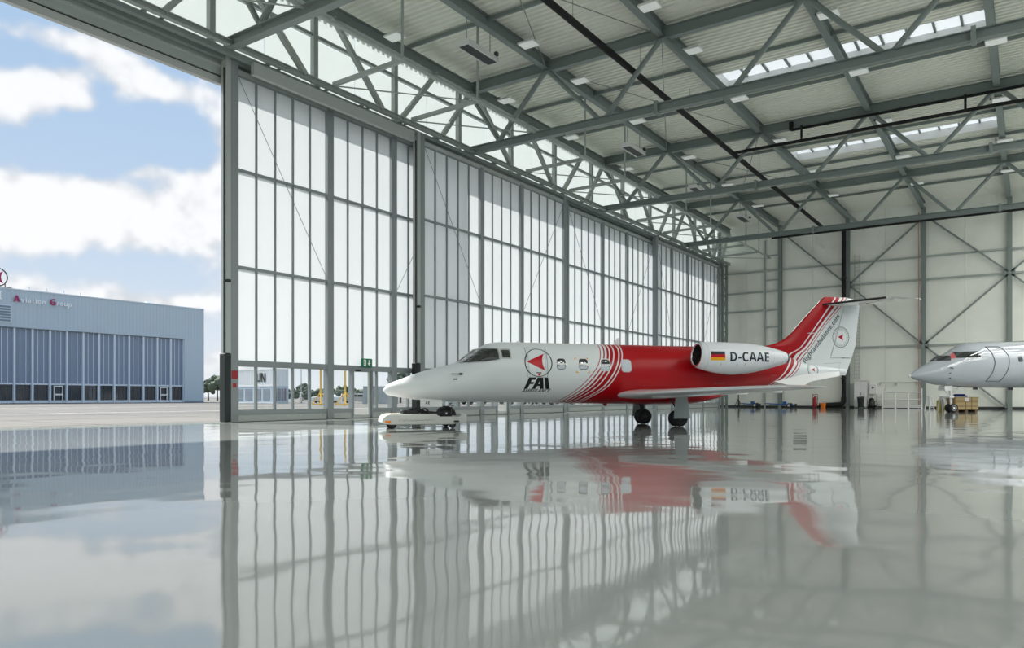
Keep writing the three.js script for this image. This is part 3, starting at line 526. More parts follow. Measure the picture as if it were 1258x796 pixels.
const jetTurn = YAW + 15 * Math.PI / 180;
const jetNose = camPoint(4.78 - 8.9 * Math.cos(15 * Math.PI / 180), 24.5 - 8.9 * Math.sin(15 * Math.PI / 180));
{
  const J = thing('ambulance_jet', 'red and white twin-engine ambulance jet parked on the hangar floor', 'airplane', jetNose, jetTurn);
  const S0 = 0, S1 = 17.05, Y0 = .6, Y1 = 2.73;
  const rows = [[.04, 1.12, 1.09, .012], [.075, 1.2, 1.02, .1], [.2, 1.29, .955, .19], [.52, 1.42, .9, .28], [1.02, 1.61, .83, .44], [1.52, 1.76, .8, .58], [2.1, 1.905, .78, .715], [2.3, 1.99, .775, .75], [2.58, 2.18, .77, .80], [3.0, 2.45, .765, .86], [3.24, 2.545, .76, .885], [3.6, 2.58, .755, .91], [4.5, 2.58, .74, .935], [6, 2.57, .71, .935], [8, 2.565, .69, .935], [9.2, 2.56, .70, .93], [10.3, 2.56, .84, .90], [11.5, 2.57, 1.03, .80], [12.66, 2.56, 1.22, .6], [13.4, 2.36, 1.34, .42], [14.2, 2.08, 1.48, .27], [15.2, 1.95, 1.62, .13], [15.95, 1.86, 1.72, .03]];
  const h = hull(rows, 2.12);
  const skin = paint('jetSkin', liveryMap(S0, S1, Y0, Y1, 2048, 512)), uv = bandUV(S0, S1, Y0, Y1);
  const body = part('fuselage', [h.half(1, uv, 150, 30), h.half(-1, uv, 150, 30)], skin, J);
  // cabin windows
  for (const side of [1, -1]) {
    for (const [a, b, y0, y1] of [[5.09, 5.37, 1.73, 2.06], [5.79, 6.08, 1.73, 2.06], [6.5, 6.79, 1.715, 2.05], [7.19, 7.47, 1.69, 2.04]]) {
      const last = a > 7, w = part('window_frame', patch(h, rounded(a - .025, b + .025, y0 - .025, y1 + .025, .1), .004, side), last ? M.galv : M.whiteGloss, body);
      part('window_pane', patch(h, rounded(a, b, y0, y1, .085), .008, side, .01), last ? M.shade : M.cabinGlass, body);
      if (!last) { const m = (y0 + y1) / 2; part('window_shade', patch(h, rounded(a + .02, b - .02, y0 + .02, m - .035, .05, 3), .011, side, .006), M.shade, body); part('window_rail', patch(h, [[a + .01, m - .02], [b - .01, m - .02], [b - .01, m + .025], [a + .01, m + .025]], .013, side, .008), M.white, body); }
    }
    const win = [[2.2, 1.925], [2.45, 1.93], [2.95, 1.955], [3.34, 2.02], [3.33, 2.33], [2.95, 2.35], [2.74, 2.32], [2.5, 2.14]];
    const big = win.map(([s, y]) => { const cx = 2.85, cy = 2.12; return [cx + (s - cx) * 1.09, cy + (y - cy) * 1.14]; });
    part('window_frame', patch(h, big, .004, side), M.galv, body); part('windshield', patch(h, win, .012, side, .012), M.cockpitGlass, body);
    part('window_frame', patch(h, rounded(3.4, 3.72, 2.03, 2.34, .03), .004, side), M.galv, body); part('side_window', patch(h, rounded(3.44, 3.67, 2.07, 2.3, .02), .01, side, .01), M.cockpitGlass, body);
    part('pitot_tube', [rod(V(1.95, 1.58, side * (h.wAt(1.95, 1.58) + .1)), V(2.22, 1.58, side * (h.wAt(2.2, 1.58) + .06)), .012, 8), rbox(.1, .06, .16, .02).translate(2.22, 1.58, side * (h.wAt(2.22, 1.58) - .01))], M.darkMetal, body);
    part('static_vane', rbox(.12, .03, .1, .01).translate(2.06, 1.43, side * (h.wAt(2.06, 1.43) - .01)), M.darkMetal, body);
  }
  // fin and rudder
  const finSkin = paint('finSkin', liveryMap(12.3, 16.9, .95, 4.5, 1024, 790)), fuv = bandUV(12.3, 16.9, .95, 4.5);
  const finSec = [[1.62, 13.9, 15.95, 0, .05], [2.2, 13.1, 16.15, 0, .06], [2.58, 12.6, 16.29, 0, .065], [2.7, 13.1, 16.33, 0, .08], [2.95, 13.6, 16.36, 0, .09], [3.6, 14.26, 16.44, 0, .1], [4.1, 14.78, 16.5, 0, .1], [4.28, 14.97, 16.3, 0, .1], [4.36, 15.1, 15.95, 0, .1]];
  const finPut = (s, t, w) => [s, w, t], fu = (p) => fuv(p, p[2] >= 0 ? 1 : -1);
  const hinge = z => 15.29 + (z - 2.3) * .3;
  const fin = part('tail_fin', foil(finSec, finPut, 0, z => hinge(z) - .004, 40, 40, fu), finSkin, J);
  part('fin_tip', foil([[4.1, 14.78, 16.5, 0, .1], [4.28, 14.97, 16.3, 0, .1], [4.36, 15.1, 15.95, 0, .1]], finPut, z => Math.min(hinge(z), 15.85), 1, 8, 24, fu), finSkin, J);
  part('rudder', foil([[2.27, 13.1, 16.18, 0, .062], ...finSec.filter(r => r[0] > 2.5 && r[0] < 4.2)], finPut, z => hinge(z) + .004, 1, 20, 24, fu), finSkin, J);
  part('tail_fairing', foil([[1.66, 13.8, 15.93, 0, .05], [1.95, 13.4, 16.05, 0, .06], [2.25, 13.15, 16.17, 0, .07]], finPut, 0, 1, 12, 40, fu), finSkin, J);
  part('fin_edge', [tube([V(13.75, 3.08, 0), V(14.4, 3.74, 0), V(14.9, 4.22, 0)], .022, 16, 6)], M.alu, fin);
  part('antenna_rod', rod(V(14.3, 3.08, .1), V(14.75, 3.08, .22), .012, 6), M.white, fin);
  // tailplane on top
  const wingPut = (side) => (s, t, w, y) => [s, y + t, side * w];
  for (const side of [1, -1]) {
    const st = part('tailplane', foil([[.03, 14.95, 16.5, 4.08, .09], [1.1, 15.5, 16.72, 4.1, .09], [1.95, 15.95, 16.9, 4.12, .09], [2.08, 16.15, 16.94, 4.12, .07]], wingPut(side)), M.whiteGloss, J);
    part('deice_boot', tube([V(14.97, 4.08, side * .06), V(15.48, 4.1, side * 1.1), V(15.93, 4.12, side * 1.92)], .035, 20, 8), M.black, st);
    part('static_wick', rod(V(16.9, 4.12, side * 2.0), V(17.2, 4.1, side * 2.02), .008, 5), M.alu, st);
    // wing
    const wg = part('wing', foil([[.5, 7.05, 10.1, .98, .11], [1.3, 7.4, 10.05, 1.0, .105], [4, 8.2, 10.15, 1.08, .1], [6.3, 8.88, 10.25, 1.14, .09], [6.62, 9.1, 10.25, 1.15, .06]], wingPut(side), 0, 1, 30, 44), mat('wingSkin' + side, C(.8, .82, .83), .2, .35), J);
    part('flap_fairing', rbox(.9, .1, .08, .04).translate(10.0, 1.02, side * 2.6), M.whiteGloss, wg); part('flap_fairing', rbox(.8, .09, .08, .04).translate(10.05, 1.06, side * 4.3), M.whiteGloss, wg);
    for (const w of [1.8, 2.0, 2.2, 2.4, 2.6]) part('vortex_tab', box(9.3, 9.36, 1.1, 1.16, side * w - .05, side * w + .05), M.whiteGloss, wg);
    // ventral fin
    const v = part('ventral_fin', [bar(V(13.0, 1.4, side * .28), V(13.05, 1.4, side * .29), .02, .02)], M.whiteGloss, J); v.geometry = (() => { const sh = new THREE.Shape([[12.75, 1.42], [13.3, 1.28], [13.85, 1.19], [14.2, 1.39], [15.45, 1.62], [15.5, 1.78], [14, 1.65]].map(p => new THREE.Vector2(...p))); const g = new THREE.ExtrudeGeometry(sh, { depth: .03, bevelEnabled: true, bevelSize: .01, bevelThickness: .01, bevelSegments: 1 }); g.translate(0, -1.62, 0); g.rotateX(-side * .42); g.translate(0, 1.62, side * .26); return g; })();
  }
  part('wing_fairing', (() => { const f = hull([[6.9, .9, .86, .05], [7.3, 1.02, .74, .7], [8.2, 1.1, .67, .95], [9.6, 1.12, .68, .95], [10.6, 1.1, .82, .7], [11.2, 1.08, 1.0, .3]], 2.6); return [f.half(1, uv, 40, 16), f.half(-1, uv, 40, 16)]; })(), skin, body);
  // engines
  const nacMap = canvas(1024, 416, (x, W, H) => {
    const X = s => (s - 9.35) / 3.25 * W, Y = y => H - (y - 1.45) / 1.32 * H;
    x.fillStyle = '#dde1e5'; x.fillRect(0, 0, W, H);
    const fy = [2.29, 2.2, 2.11, 2.02]; ['#1b1b26', '#b8141c', '#e8a818'].forEach((c, i) => { x.fillStyle = c; x.fillRect(X(9.68), Y(fy[i]), X(10.14) - X(9.68), Y(fy[i + 1]) - Y(fy[i]) + 1); });
    x.fillStyle = '#15202a'; x.font = `bold ${(Y(1.99) - Y(2.275)) / .72}px sans-serif`; const w = x.measureText('D-CAAE').width; x.save(); x.translate(X(10.27), Y(1.995)); x.scale((X(11.72) - X(10.27)) / w, 1); x.fillText('D-CAAE', 0, 0); x.restore();
    x.fillStyle = '#8a9296'; for (const s of [10.02, 10.55, 10.82]) x.fillRect(X(s), Y(1.94), 5, Y(1.86) - Y(1.94));
    x.strokeStyle = '#b4babd'; x.lineWidth = 2; x.strokeRect(X(9.62), -5, 1, H + 10); x.strokeRect(X(11.9), -5, 1, H + 10);
  });
  const nacSkin = paint('nacelleSkin', nacMap);
  for (const side of [1, -1]) {
    const N = part('engine_nacelle', (() => {
      const f = spline([[9.42, 2.56, 1.84, .36], [9.5, 2.585, 1.8, .395], [9.7, 2.6, 1.74, .43], [10.1, 2.605, 1.65, .47], [10.6, 2.6, 1.6, .49], [11.2, 2.58, 1.65, .47], [11.8, 2.5, 1.77, .4], [12.3, 2.39, 1.9, .29], [12.48, 2.34, 1.95, .25]]);
      const pt = (u, v) => { let s = lerp(9.42, 12.48, u); const [t, b, w] = f(s), a = v * 2 * Math.PI, y = (t + b) / 2 + (t - b) / 2 * Math.cos(a); s += (1 - u) ** 6 * (-.1) * (y - 2.2) * -1; return [s, y, side * (1.42 + w * Math.sin(a))]; };
      return grid(60, 44, pt, (u, v, p) => side > 0 && p[2] > 1.42 ? [(p[0] - 9.35) / 3.25, (p[1] - 1.45) / 1.32] : [.02, .05], side > 0);
    })(), nacSkin, J);
    const lip = new THREE.TorusGeometry(.335, .035, 14, 40); lip.scale(1, 1.02, 1); lip.rotateY(Math.PI / 2); lip.rotateZ(-.1); part('inlet_lip', lip.translate(9.45, 2.2, side * 1.42), M.chrome, N);
    part('inlet_duct', grid(10, 32, (u, v) => [9.47 + u * .55, 2.2 + lerp(.335, .27, u) * Math.cos(v * 6.2832), side * (1.42 + lerp(.335, .27, u) * Math.sin(v * 6.2832))]), M.darkMetal, N);
    part('fan', [cyl(.28, .02, 32).rotateZ(Math.PI / 2).translate(10.02, 2.2, side * 1.42), new THREE.ConeGeometry(.09, .22, 20).rotateZ(Math.PI / 2).translate(9.9, 2.2, side * 1.42)], M.black, N);
    part('exhaust_cone', [cyl(.2, .3, 24, .15).rotateZ(-Math.PI / 2).translate(12.45, 2.14, side * 1.42)], M.darkMetal, N);
    part('engine_pylon', foil([[.6, 10.2, 12.6, 2.12, .07], [1.2, 10.3, 12.3, 2.14, .08]], wingPut(side)), M.red, J);
  }
  // landing gear
  for (const side of [1, -1]) {
    const x = 8.88, z = side * 1.26, g = part('main_gear_leg', [rod(V(x, .95, z), V(x, .3, z), .055, 12), rod(V(x, .45, z), V(x - .28, .92, z), .025, 8), bar(V(x, .27, z - .2), V(x, .27, z + .2), .06, .06)], M.darkMetal, J);
    for (const o of [-.13, .13]) { const w = part('wheel', wheel(.25, .16).translate(x, .25, z + o), M.tyre, J); part('wheel_hub', (o > 0 ? hubcap(.25, .17) : hubcap(.25, .17).rotateY(Math.PI)).translate(x, .25, z + o), M.darkMetal, w); }
    const sh = new THREE.Shape([[x - .2, .93], [x + .16, .93], [x + .27, .26], [x - .26, .26]].map(p => new THREE.Vector2(...p)));
    part('gear_door', new THREE.ExtrudeGeometry(sh, { depth: .025, bevelEnabled: true, bevelSize: .008, bevelThickness: .008, bevelSegments: 1 }).translate(0, 0, side * 1.52 - (side < 0 ? .025 : 0)), M.greyPaint, J);
    part('gear_hose', tube([V(x - .06, .85, z + .05), V(x - .12, .6, z + .06), V(x - .07, .35, z + .04)], .014, 16, 6), M.black, g);
  }
  const ng = part('nose_gear_leg', [rod(V(1.95, .85, 0), V(1.9, .42, 0), .045, 12), rod(V(1.93, .7, 0), V(2.3, .85, 0), .022, 8), bar(V(1.9, .42, -.12), V(1.9, .42, .12), .05, .05)], M.chrome, J);
  part('wheel', wheel(.21, .13).translate(1.9, .44, 0), M.tyre, J); part('wheel_hub', hubcap(.21, .14).translate(1.9, .44, 0), M.darkMetal, ng);
  part('nose_gear_door', box(1.1, 1.75, .62, .86, .24, .255), M.whiteGloss, J); part('door_lettering', at(new THREE.PlaneGeometry(.24, .13), 1.33, .74, .258), mat('gearLetters', C(1, 1, 1), .4, 0, { map: canvas(96, 52, x => { x.fillStyle = WHITE; x.fillRect(0, 0, 96, 52); x.fillStyle = INK; x.font = 'bold 46px sans-serif'; x.fillText('AE', 14, 43); }) }), J);
  part('blade_antenna', (() => { const sh = new THREE.Shape([[7.25, 2.55], [7.45, 2.55], [7.5, 2.77], [7.43, 2.78]].map(p => new THREE.Vector2(...p))); return new THREE.ExtrudeGeometry(sh, { depth: .03, bevelEnabled: false }).translate(0, 0, -.015); })(), M.whiteGloss, body);
  part('roof_antenna', rbox(.12, .05, .04, .015).translate(4.15, 2.59, 0), M.whiteGloss, body); part('roof_antenna', rbox(.16, .05, .04, .015).translate(6.25, 2.58, 0), M.whiteGloss, body);
  part('beacon_light', new THREE.SphereGeometry(.07, 14, 8).translate(7.0, .69, 0), M.red, body);

  // towing tug under the nose
  const T = thing('aircraft_tug', 'low flat white remote tug holding the red jet by its nose wheel', 'tug', jetNose, jetTurn);
  const prof = new THREE.Shape(); prof.moveTo(-.02, .2); prof.quadraticCurveTo(0, .36, .2, .39); prof.lineTo(1.5, .39); prof.lineTo(1.56, .3); prof.lineTo(2.2, .3); prof.lineTo(2.26, .39); prof.lineTo(2.38, .38); prof.lineTo(2.38, .17); prof.lineTo(2.1, .17); prof.lineTo(2.0, .14); prof.lineTo(.35, .14); prof.quadraticCurveTo(.05, .14, -.02, .2);
  part('chassis', new THREE.ExtrudeGeometry(prof, { depth: 1.24, bevelEnabled: true, bevelSize: .03, bevelThickness: .03, bevelSegments: 3 }).translate(0, 0, -.62), mat('tugPaint', C(.52, .54, .51), .45), T);
  for (const [x, z] of [[.28, .5], [.28, -.5], [2.0, .55], [2.0, -.55]]) { const w = part('tug_wheel', wheel(.1, .12).translate(x, .1, z), M.tyre, T); part('wheel_hub', hubcap(.1, .13).translate(x, .1, z), M.darkMetal, w); }
  part('hazard_light', rbox(.16, .06, .05, .02).translate(.12, .2, .65), M.orange, T); part('hazard_light', rbox(.16, .05, .05, .02).translate(2.1, .2, .65), M.black, T);
  part('clamp_arm', [rbox(.28, .14, .3, .04).translate(.72, .45, .25), rbox(.24, .16, .24, .04).translate(.95, .46, .2), bar(V(1.0, .48, .3), V(1.75, .42, .34), .05, .08)], M.black, T);
  part('clamp_arm', [rbox(.28, .14, .3, .04).translate(.72, .45, -.25), bar(V(1.0, .48, -.3), V(1.75, .42, -.34), .05, .08)], M.black, T);
  part('battery_pack', rbox(.3, .12, .5, .03).translate(.85, .45, .3), M.black, T); part('hose_coil', new THREE.TorusGeometry(.1, .03, 8, 20).rotateX(.3).translate(1.2, .47, .42), M.black, T); part('cable', tube([V(.7, .5, .3), V(.95, .58, .33), V(1.2, .5, .34), V(1.5, .44, .34), V(1.65, .52, .3)], .02, 24, 6), M.black, T);
  for (const z of [.16, -.16]) part('cradle', new THREE.TorusGeometry(.25, .035, 8, 24, Math.PI).translate(1.9, .36, z), M.black, T);
  part('handle', [rod(V(1.98, .39, .45), V(2.0, .66, .45), .012, 6), rod(V(1.9, .66, .45), V(2.08, .66, .45), .012, 6)], M.darkMetal, T);
  part('red_sticker', box(.2, .4, .388, .425, .3, .5), M.orange, T);
  const sg = canvas(512, 64, (x, W, H) => { x.fillStyle = '#e2e5e2'; x.fillRect(0, 0, W, H); x.strokeStyle = '#444b4a'; x.lineWidth = 2; x.beginPath(); x.moveTo(30, 50); for (let i = 0; i < 90; i++) x.lineTo(30 + i * 5, 36 + 14 * Math.sin(i * .9) * Math.cos(i * .23) - (i < 25 ? 6 : 0)); x.stroke(); x.beginPath(); x.moveTo(60, 46); x.lineTo(420, 34); x.stroke(); });
  part('side_marking', at(new THREE.PlaneGeometry(1.2, .15), .98, .25, .653), mat('tugMark', C(.68, .68, .66), .4, 0, { map: sg }), T);
}
{ // business jet at the right
  const a = 4 * Math.PI / 180, gear = [(1169 - 629) / FOCAL * 45.2, 45.2];
  const pos = camPoint(gear[0] - 2.64 * Math.cos(a), gear[1] - 2.64 * Math.sin(a));
  const J = thing('business_jet', 'large glossy pale grey business jet parked by the back wall', 'airplane', pos, YAW + a);
  const rows = [[0, 2.175, 2.165, .01], [.1, 2.27, 2.07, .11], [.35, 2.46, 1.96, .27], [.65, 2.64, 1.87, .42], [1.4, 3.04, 1.68, .74], [1.94, 3.34, 1.6, .92], [2.55, 3.68, 1.55, 1.07], [3.1, 4.0, 1.5, 1.19], [3.9, 4.19, 1.46, 1.3], [5, 4.22, 1.46, 1.345], [12, 4.2, 1.48, 1.345], [15, 4.2, 1.75, 1.2], [18, 4.1, 2.5, .7], [20, 3.9, 3.0, .3], [20.6, 3.6, 3.3, .06]];
  const h = hull(rows, 2.05), Y0 = 1.3, Y1 = 4.4;
  const skin = mat('businessSkin', C(.44, .47, .51), .12, 0, { clearcoat: .6, clearcoatRoughness: .04 }), uv = p => [p[0] / 20.7, (p[1] - Y0) / (Y1 - Y0)];
  const b = part('fuselage', [h.half(1, uv, 90, 26), h.half(-1, uv, 90, 26)], skin, J);
  mat('doorSeam', C(.13, .14, .15), .6);
  for (const side of [1, -1]) {
    part('windshield', patch(h, [[1.2, 3.03], [2.08, 3.06], [2.2, 3.36], [1.75, 3.4]], .012, side, .02), M.cockpitGlass, b);
    part('windshield', patch(h, [[2.36, 3.2], [3.62, 3.22], [3.5, 3.59], [2.45, 3.57]], .012, side, .02), M.cockpitGlass, b);
    part('red_sunshade', patch(h, [[2.12, 3.15], [2.34, 3.18], [2.44, 3.54], [2.2, 3.38]], .012, side, .02), mat('shadeRed' + side, C(.55, .12, .12), .4), b);
    const seam = [[4.09, 3.86], [4.88, 3.86], [5.1, 3.65], [5.25, 3.3], [5.22, 2.7], [5.05, 2.1], [4.92, 1.83], [4.1, 1.84], [4.28, 2.3], [4.38, 2.92], [4.3, 3.45], [4.18, 3.7]];
    if (side > 0) part('cabin_door_seam', seam.flatMap((p, i) => { const q = seam[(i + 1) % seam.length], P = t => { const s = lerp(p[0], q[0], t), y = lerp(p[1], q[1], t); return V(s, y, h.wAt(s, y) + .008); }; return [0, 1, 2, 3, 4].map(k => rod(P(k / 5), P((k + 1) / 5), .024, 6)); }), M.doorSeam, b);
    for (let i = 0; i < 7; i++) { const s = 5.8 + i * .95; part('window_pane', patch(h, rounded(s, s + .27, 2.95, 3.29, .08), .008, side), M.cabinGlass, b); }
    part('pitot_tube', rod(V(1.9, 2.62, side * (h.wAt(1.9, 2.62) + .1)), V(2.1, 2.6, side * (h.wAt(2.1, 2.6))), .03, 6), M.darkMetal, b);
    part('sensor_port', rbox(.1, .05, .08, .02).translate(1.95, 2.3, side * h.wAt(1.95, 2.3)), M.darkMetal, b); part('sensor_port', rbox(.1, .05, .08, .02).translate(2.0, 2.02, side * h.wAt(2.0, 2.02)), M.darkMetal, b);
    part('wing', foil([[.9, 7.6, 12.6, 1.75, .12], [3.5, 9.4, 12.8, 1.9, .11], [9.4, 12.3, 13.6, 2.3, .09]], (s, t, w, y) => [s, y + t, side * w], 0, 1, 20, 32), skin, J);
    part('engine_nacelle', (() => { const f = hull([[13.6, 4.0, 3.0, .5], [14.2, 4.12, 2.9, .6], [16, 4.1, 2.95, .58], [17.8, 3.8, 3.2, .34]], 2); const g = [f.half(1), f.half(-1)]; g.forEach(q => q.translate(0, 0, side * 2.0)); return g; })(), M.whiteGloss, J);
    part('tailplane', foil([[.05, 18.9, 21, 6.2, .09], [2.9, 20.2, 21.3, 6.25, .08]], (s, t, w, y) => [s, y + t, side * w]), M.whiteGloss, J);
    const w = part('main_wheel', wheel(.4, .25).translate(10.6, .4, side * 1.6), M.tyre, J); part('wheel_hub', hubcap(.4, .26).translate(10.6, .4, side * 1.6), M.galv, w); part('main_gear_leg', rod(V(10.6, .4, side * 1.5), V(10.5, 1.8, side * 1.4), .1, 12), M.white, J);
  }
  part('tail_fin', foil([[3.8, 16.0, 20.6, 0, .08], [4.4, 17.0, 20.7, 0, .09], [6.2, 18.8, 21, 0, .09]], (s, t, w) => [s, w, t]), M.whiteGloss, J);
  part('nose_tip', new THREE.SphereGeometry(.09, 16, 12).translate(.04, 2.17, 0), M.whiteGloss, b);
  part('nose_gear_leg', [rod(V(2.55, 1.6, 0), V(2.62, .3, 0), .07, 12), rod(V(2.6, .8, 0), V(2.0, 1.62, 0), .035, 8), rod(V(2.6, .9, 0), V(3.1, 1.55, 0), .035, 8), bar(V(2.62, .27, -.25), V(2.62, .27, .25), .08, .08), rbox(.3, .12, .5, .03).translate(2.5, .92, 0)], M.white, J);
  part('gear_door', box(2.0, 2.45, 1.3, 1.58, .3, .33), M.whiteGloss, J); part('gear_door', box(2.0, 2.45, 1.3, 1.58, -.33, -.3), M.whiteGloss, J);
  for (const z of [-.2, .2]) { const w = part('wheel', wheel(.26, .18).translate(2.62, .26, z), M.tyre, J); part('wheel_hub', (z > 0 ? hubcap(.26, .19) : hubcap(.26, .19).rotateY(Math.PI)).translate(2.62, .26, z), M.white, w); }
  for (const [s, y] of [[3.9, 1.47], [6.1, 1.45]]) part('belly_antenna', rbox(.3, .14, .05, .02).translate(s, y - .05, .3), M.darkMetal, b);
}

// ---------------------------------------------------------------- things along the back wall
{
  const lad = thing('wall_ladder', 'grey caged access ladder fixed to the back wall', 'ladder', [-11.95, 2.4, ZB]);
  for (const x of [-.2, .2]) part('stile', box(x - .025, x + .025, 0, 10.5, .2, .26), M.steelPale, lad);
  for (let y = .15; y < 10.4; y += .3) part('rung', rod(V(-.2, y, .23), V(.2, y, .23), .015, 6), M.steelPale, lad);
  for (const y of [.4, 3.5, 6.6, 10]) for (const x of [-.2, .2]) part('wall_bracket', box(x - .02, x + .02, y, y + .05, 0, .22), M.steelPale, lad);
  const cab = thing('electric_cabinet', 'tall pale grey electric cabinet against the back wall', 'cabinet', [-11.62, 0, ZB + .45]);
  part('body', rbox(1.0, 2.25, .5, .02).translate(0, 1.16, 0), M.galv, cab); part('door', rbox(.47, 2.1, .02, .008).translate(-.245, 1.17, .26), M.white, cab); part('door', rbox(.47, 2.1, .02, .008).translate(.245, 1.17, .26), M.white, cab);
  part('handle', rbox(.03, .2, .03, .01).translate(.03, 1.2, .285), M.darkMetal, cab); part('plinth', box(-.48, .48, 0, .08, -.23, .23), M.darkMetal, cab);
  const bin = thing('waste_bin', 'dark plastic wheeled waste bin in front of the electric cabinet', 'bin', [-11.5, 0, ZB + 1.25]);
  part('bin_body', (() => { const g = new THREE.CylinderGeometry(.34, .26, .78, 4, 1); g.rotateY(Math.PI / 4); return g.translate(0, .46, 0); })(), M.rubber, bin); part('lid', rbox(.56, .07, .58, .03).translate(0, .89, 0), M.rubber, bin); part('grip', rod(V(-.2, .93, -.28), V(.2, .93, -.28), .02, 8), M.rubber, bin);
  for (const x of [-.22, .22]) part('bin_wheel', wheel(.09, .05).rotateY(Math.PI / 2).translate(x, .09, -.16), M.tyre, bin);
  const eb = thing('fuse_box', 'white wall box with dark dial beside the electric cabinet', 'wall box', [-10.75, 1.15, ZB]);
  part('box_body', rbox(.55, .85, .2, .03).translate(0, .42, .11), M.white, eb); part('dial', cyl(.08, .03, 16).rotateX(Math.PI / 2).translate(0, .55, .22), M.black, eb); part('conduit', rod(V(0, -1.1, .08), V(0, 0, .08), .025, 8), M.galv, eb);
  const vac = thing('vacuum_cleaner', 'small dark workshop vacuum standing below the wall box', 'vacuum', [-10.78, 0, ZB + .6]);
  part('drum', new THREE.LatheGeometry([[0, .12], [.22, .12], [.25, .2], [.25, .55], [.2, .62], [0, .62]].map(p => new THREE.Vector2(...p)), 20), M.darkMetal, vac); part('motor_head', new THREE.LatheGeometry([[.22, .62], [.2, .75], [.1, .84], [0, .85]].map(p => new THREE.Vector2(...p)), 20), M.black, vac); part('hose', tube([V(.2, .55, .1), V(.42, .6, .15), V(.45, .3, .2), V(.32, .06, .3)], .03, 20, 8), M.black, vac); for (const [x, z] of [[.18, .18], [-.18, .18], [.18, -.18], [-.18, -.18]]) part('castor', wheel(.06, .04).translate(x, .06, z), M.tyre, vac);
  const hand = thing('hand_truck', 'upright grey hand truck leaning near the wall box', 'hand truck', [-10.25, 0, ZB + .5]);
  for (const x of [-.2, .2]) part('rail', tube([V(x, .1, 0), V(x, 1.0, -.08), V(x * .6, 1.12, -.12)], .022, 16, 8), M.galv, hand);
  for (const y of [.3, .6, .9]) part('cross_bar', rod(V(-.2, y, -.03), V(.2, y, -.03), .018, 6), M.galv, hand);
  part('toe_plate', box(-.22, .22, .03, .05, 0, .25), M.galv, hand); for (const x of [-.26, .26]) part('wheel', wheel(.13, .06).rotateY(Math.PI / 2).translate(x, .13, -.06), M.tyre, hand);
  // guard rail rack
  const gr = thing('guardrail_frame', 'low white tubular guardrail frame standing by the back wall', 'guardrail', [-8.5, 0, ZB + .95]);
  for (let i = 0; i < 4; i++) part('upright', rod(V(-1.42 + i * .95, 0, 0), V(-1.42 + i * .95, i === 0 || i === 3 ? 1.62 : 1.35, 0), .055, 8), M.white, gr);
  for (const y of [.22, .72, 1.3]) part('rail', rod(V(-1.42, y, 0), V(1.43, y, 0), .045, 8), M.white, gr);
  part('toe_board', box(-1.42, 1.43, .05, .16, -.02, .02), M.white, gr);
  for (let i = 0; i < 4; i++) part('foot', bar(V(-1.42 + i * .95, .02, -.3), V(-1.42 + i * .95, .02, .3), .06, .04), M.white, gr);
  const rk = thing('cable_rail', 'thin steel handrail bolted to the wall above the guardrail frame', 'handrail', [-9, 1.9, ZB]); part('rail', rod(V(-1.3, .22, .15), V(1.9, .22, .15), .02, 6), M.galv, rk); for (const x of [-1.2, 0, 1.5]) part('wall_bracket', box(x - .02, x + .02, .0, .24, 0, .16), M.galv, rk);
  // fire extinguisher and bucket
  const fe = thing('fire_extinguisher', 'red wheeled fire extinguisher against the back wall', 'extinguisher', [-15.2, 0, ZB + .9]);
  part('cylinder', new THREE.LatheGeometry([[0, .1], [.15, .1], [.17, .16], [.17, .78], [.12, .88], [.05, .92], [.05, .97], [0, .97]].map(p => new THREE.Vector2(...p)), 20), M.red, fe); part('valve', [rbox(.12, .08, .08, .02).translate(0, 1.0, 0), bar(V(-.02, 1.05, 0), V(-.2, 1.12, 0), .03, .03)], M.black, fe); part('hose', tube([V(.05, .98, 0), V(.22, .9, .05), V(.24, .5, .05), V(.2, .25, .08)], .02, 20, 6), M.black, fe); part('cart_frame', [rod(V(-.2, .1, -.12), V(-.2, 1.15, -.16), .018, 6), rod(V(.2, .1, -.12), V(.2, 1.15, -.16), .018, 6), rod(V(-.2, 1.15, -.16), V(.2, 1.15, -.16), .018, 6), box(-.22, .22, .06, .1, -.15, .18)], M.red, fe); for (const x of [-.24, .24]) part('wheel', wheel(.11, .05).rotateY(Math.PI / 2).translate(x, .11, -.1), M.tyre, fe);
  const bk = thing('orange_bucket', 'small orange bucket between extinguisher and black pipe bend', 'bucket', [-14.45, 0, ZB + 1.3]);
  part('pail', new THREE.LatheGeometry([[0, 0], [.19, 0], [.25, .4], [.26, .42], [.235, .42], [.18, .04], [0, .04]].map(p => new THREE.Vector2(...p)), 24), M.orange, bk); part('bail_handle', (() => { const g = new THREE.TorusGeometry(.25, .012, 6, 20, Math.PI); g.rotateX(.9); return g.translate(0, .4, 0); })(), M.galv, bk);
  // blue tow bars
  const tow = (x, len, label) => {
    const t = thing('tow_bar', label, 'tow bar', [x, 0, ZB + 1.4]);
    part('drawbar', [rod(V(-len / 2, .34, 0), V(len / 2, .22, 0), .05, 10)], M.blue, t); part('axle_frame', [bar(V(len * .3, .22, -.35), V(len * .3, .22, .35), .08, .08), bar(V(len * .3, .22, -.3), V(0, .28, 0), .06, .06), bar(V(len * .3, .22, .3), V(0, .28, 0), .06, .06), rbox(.3, .24, .22, .03).translate(len * .12, .42, 0)], M.blue, t);
    for (const z of [-.36, .36]) { const w = part('wheel', wheel(.2, .1).translate(len * .3, .2, z), M.tyre, t); part('wheel_hub', (z > 0 ? hubcap(.2, .11) : hubcap(.2, .11).rotateY(Math.PI)).translate(len * .3, .2, z), M.white, w); }
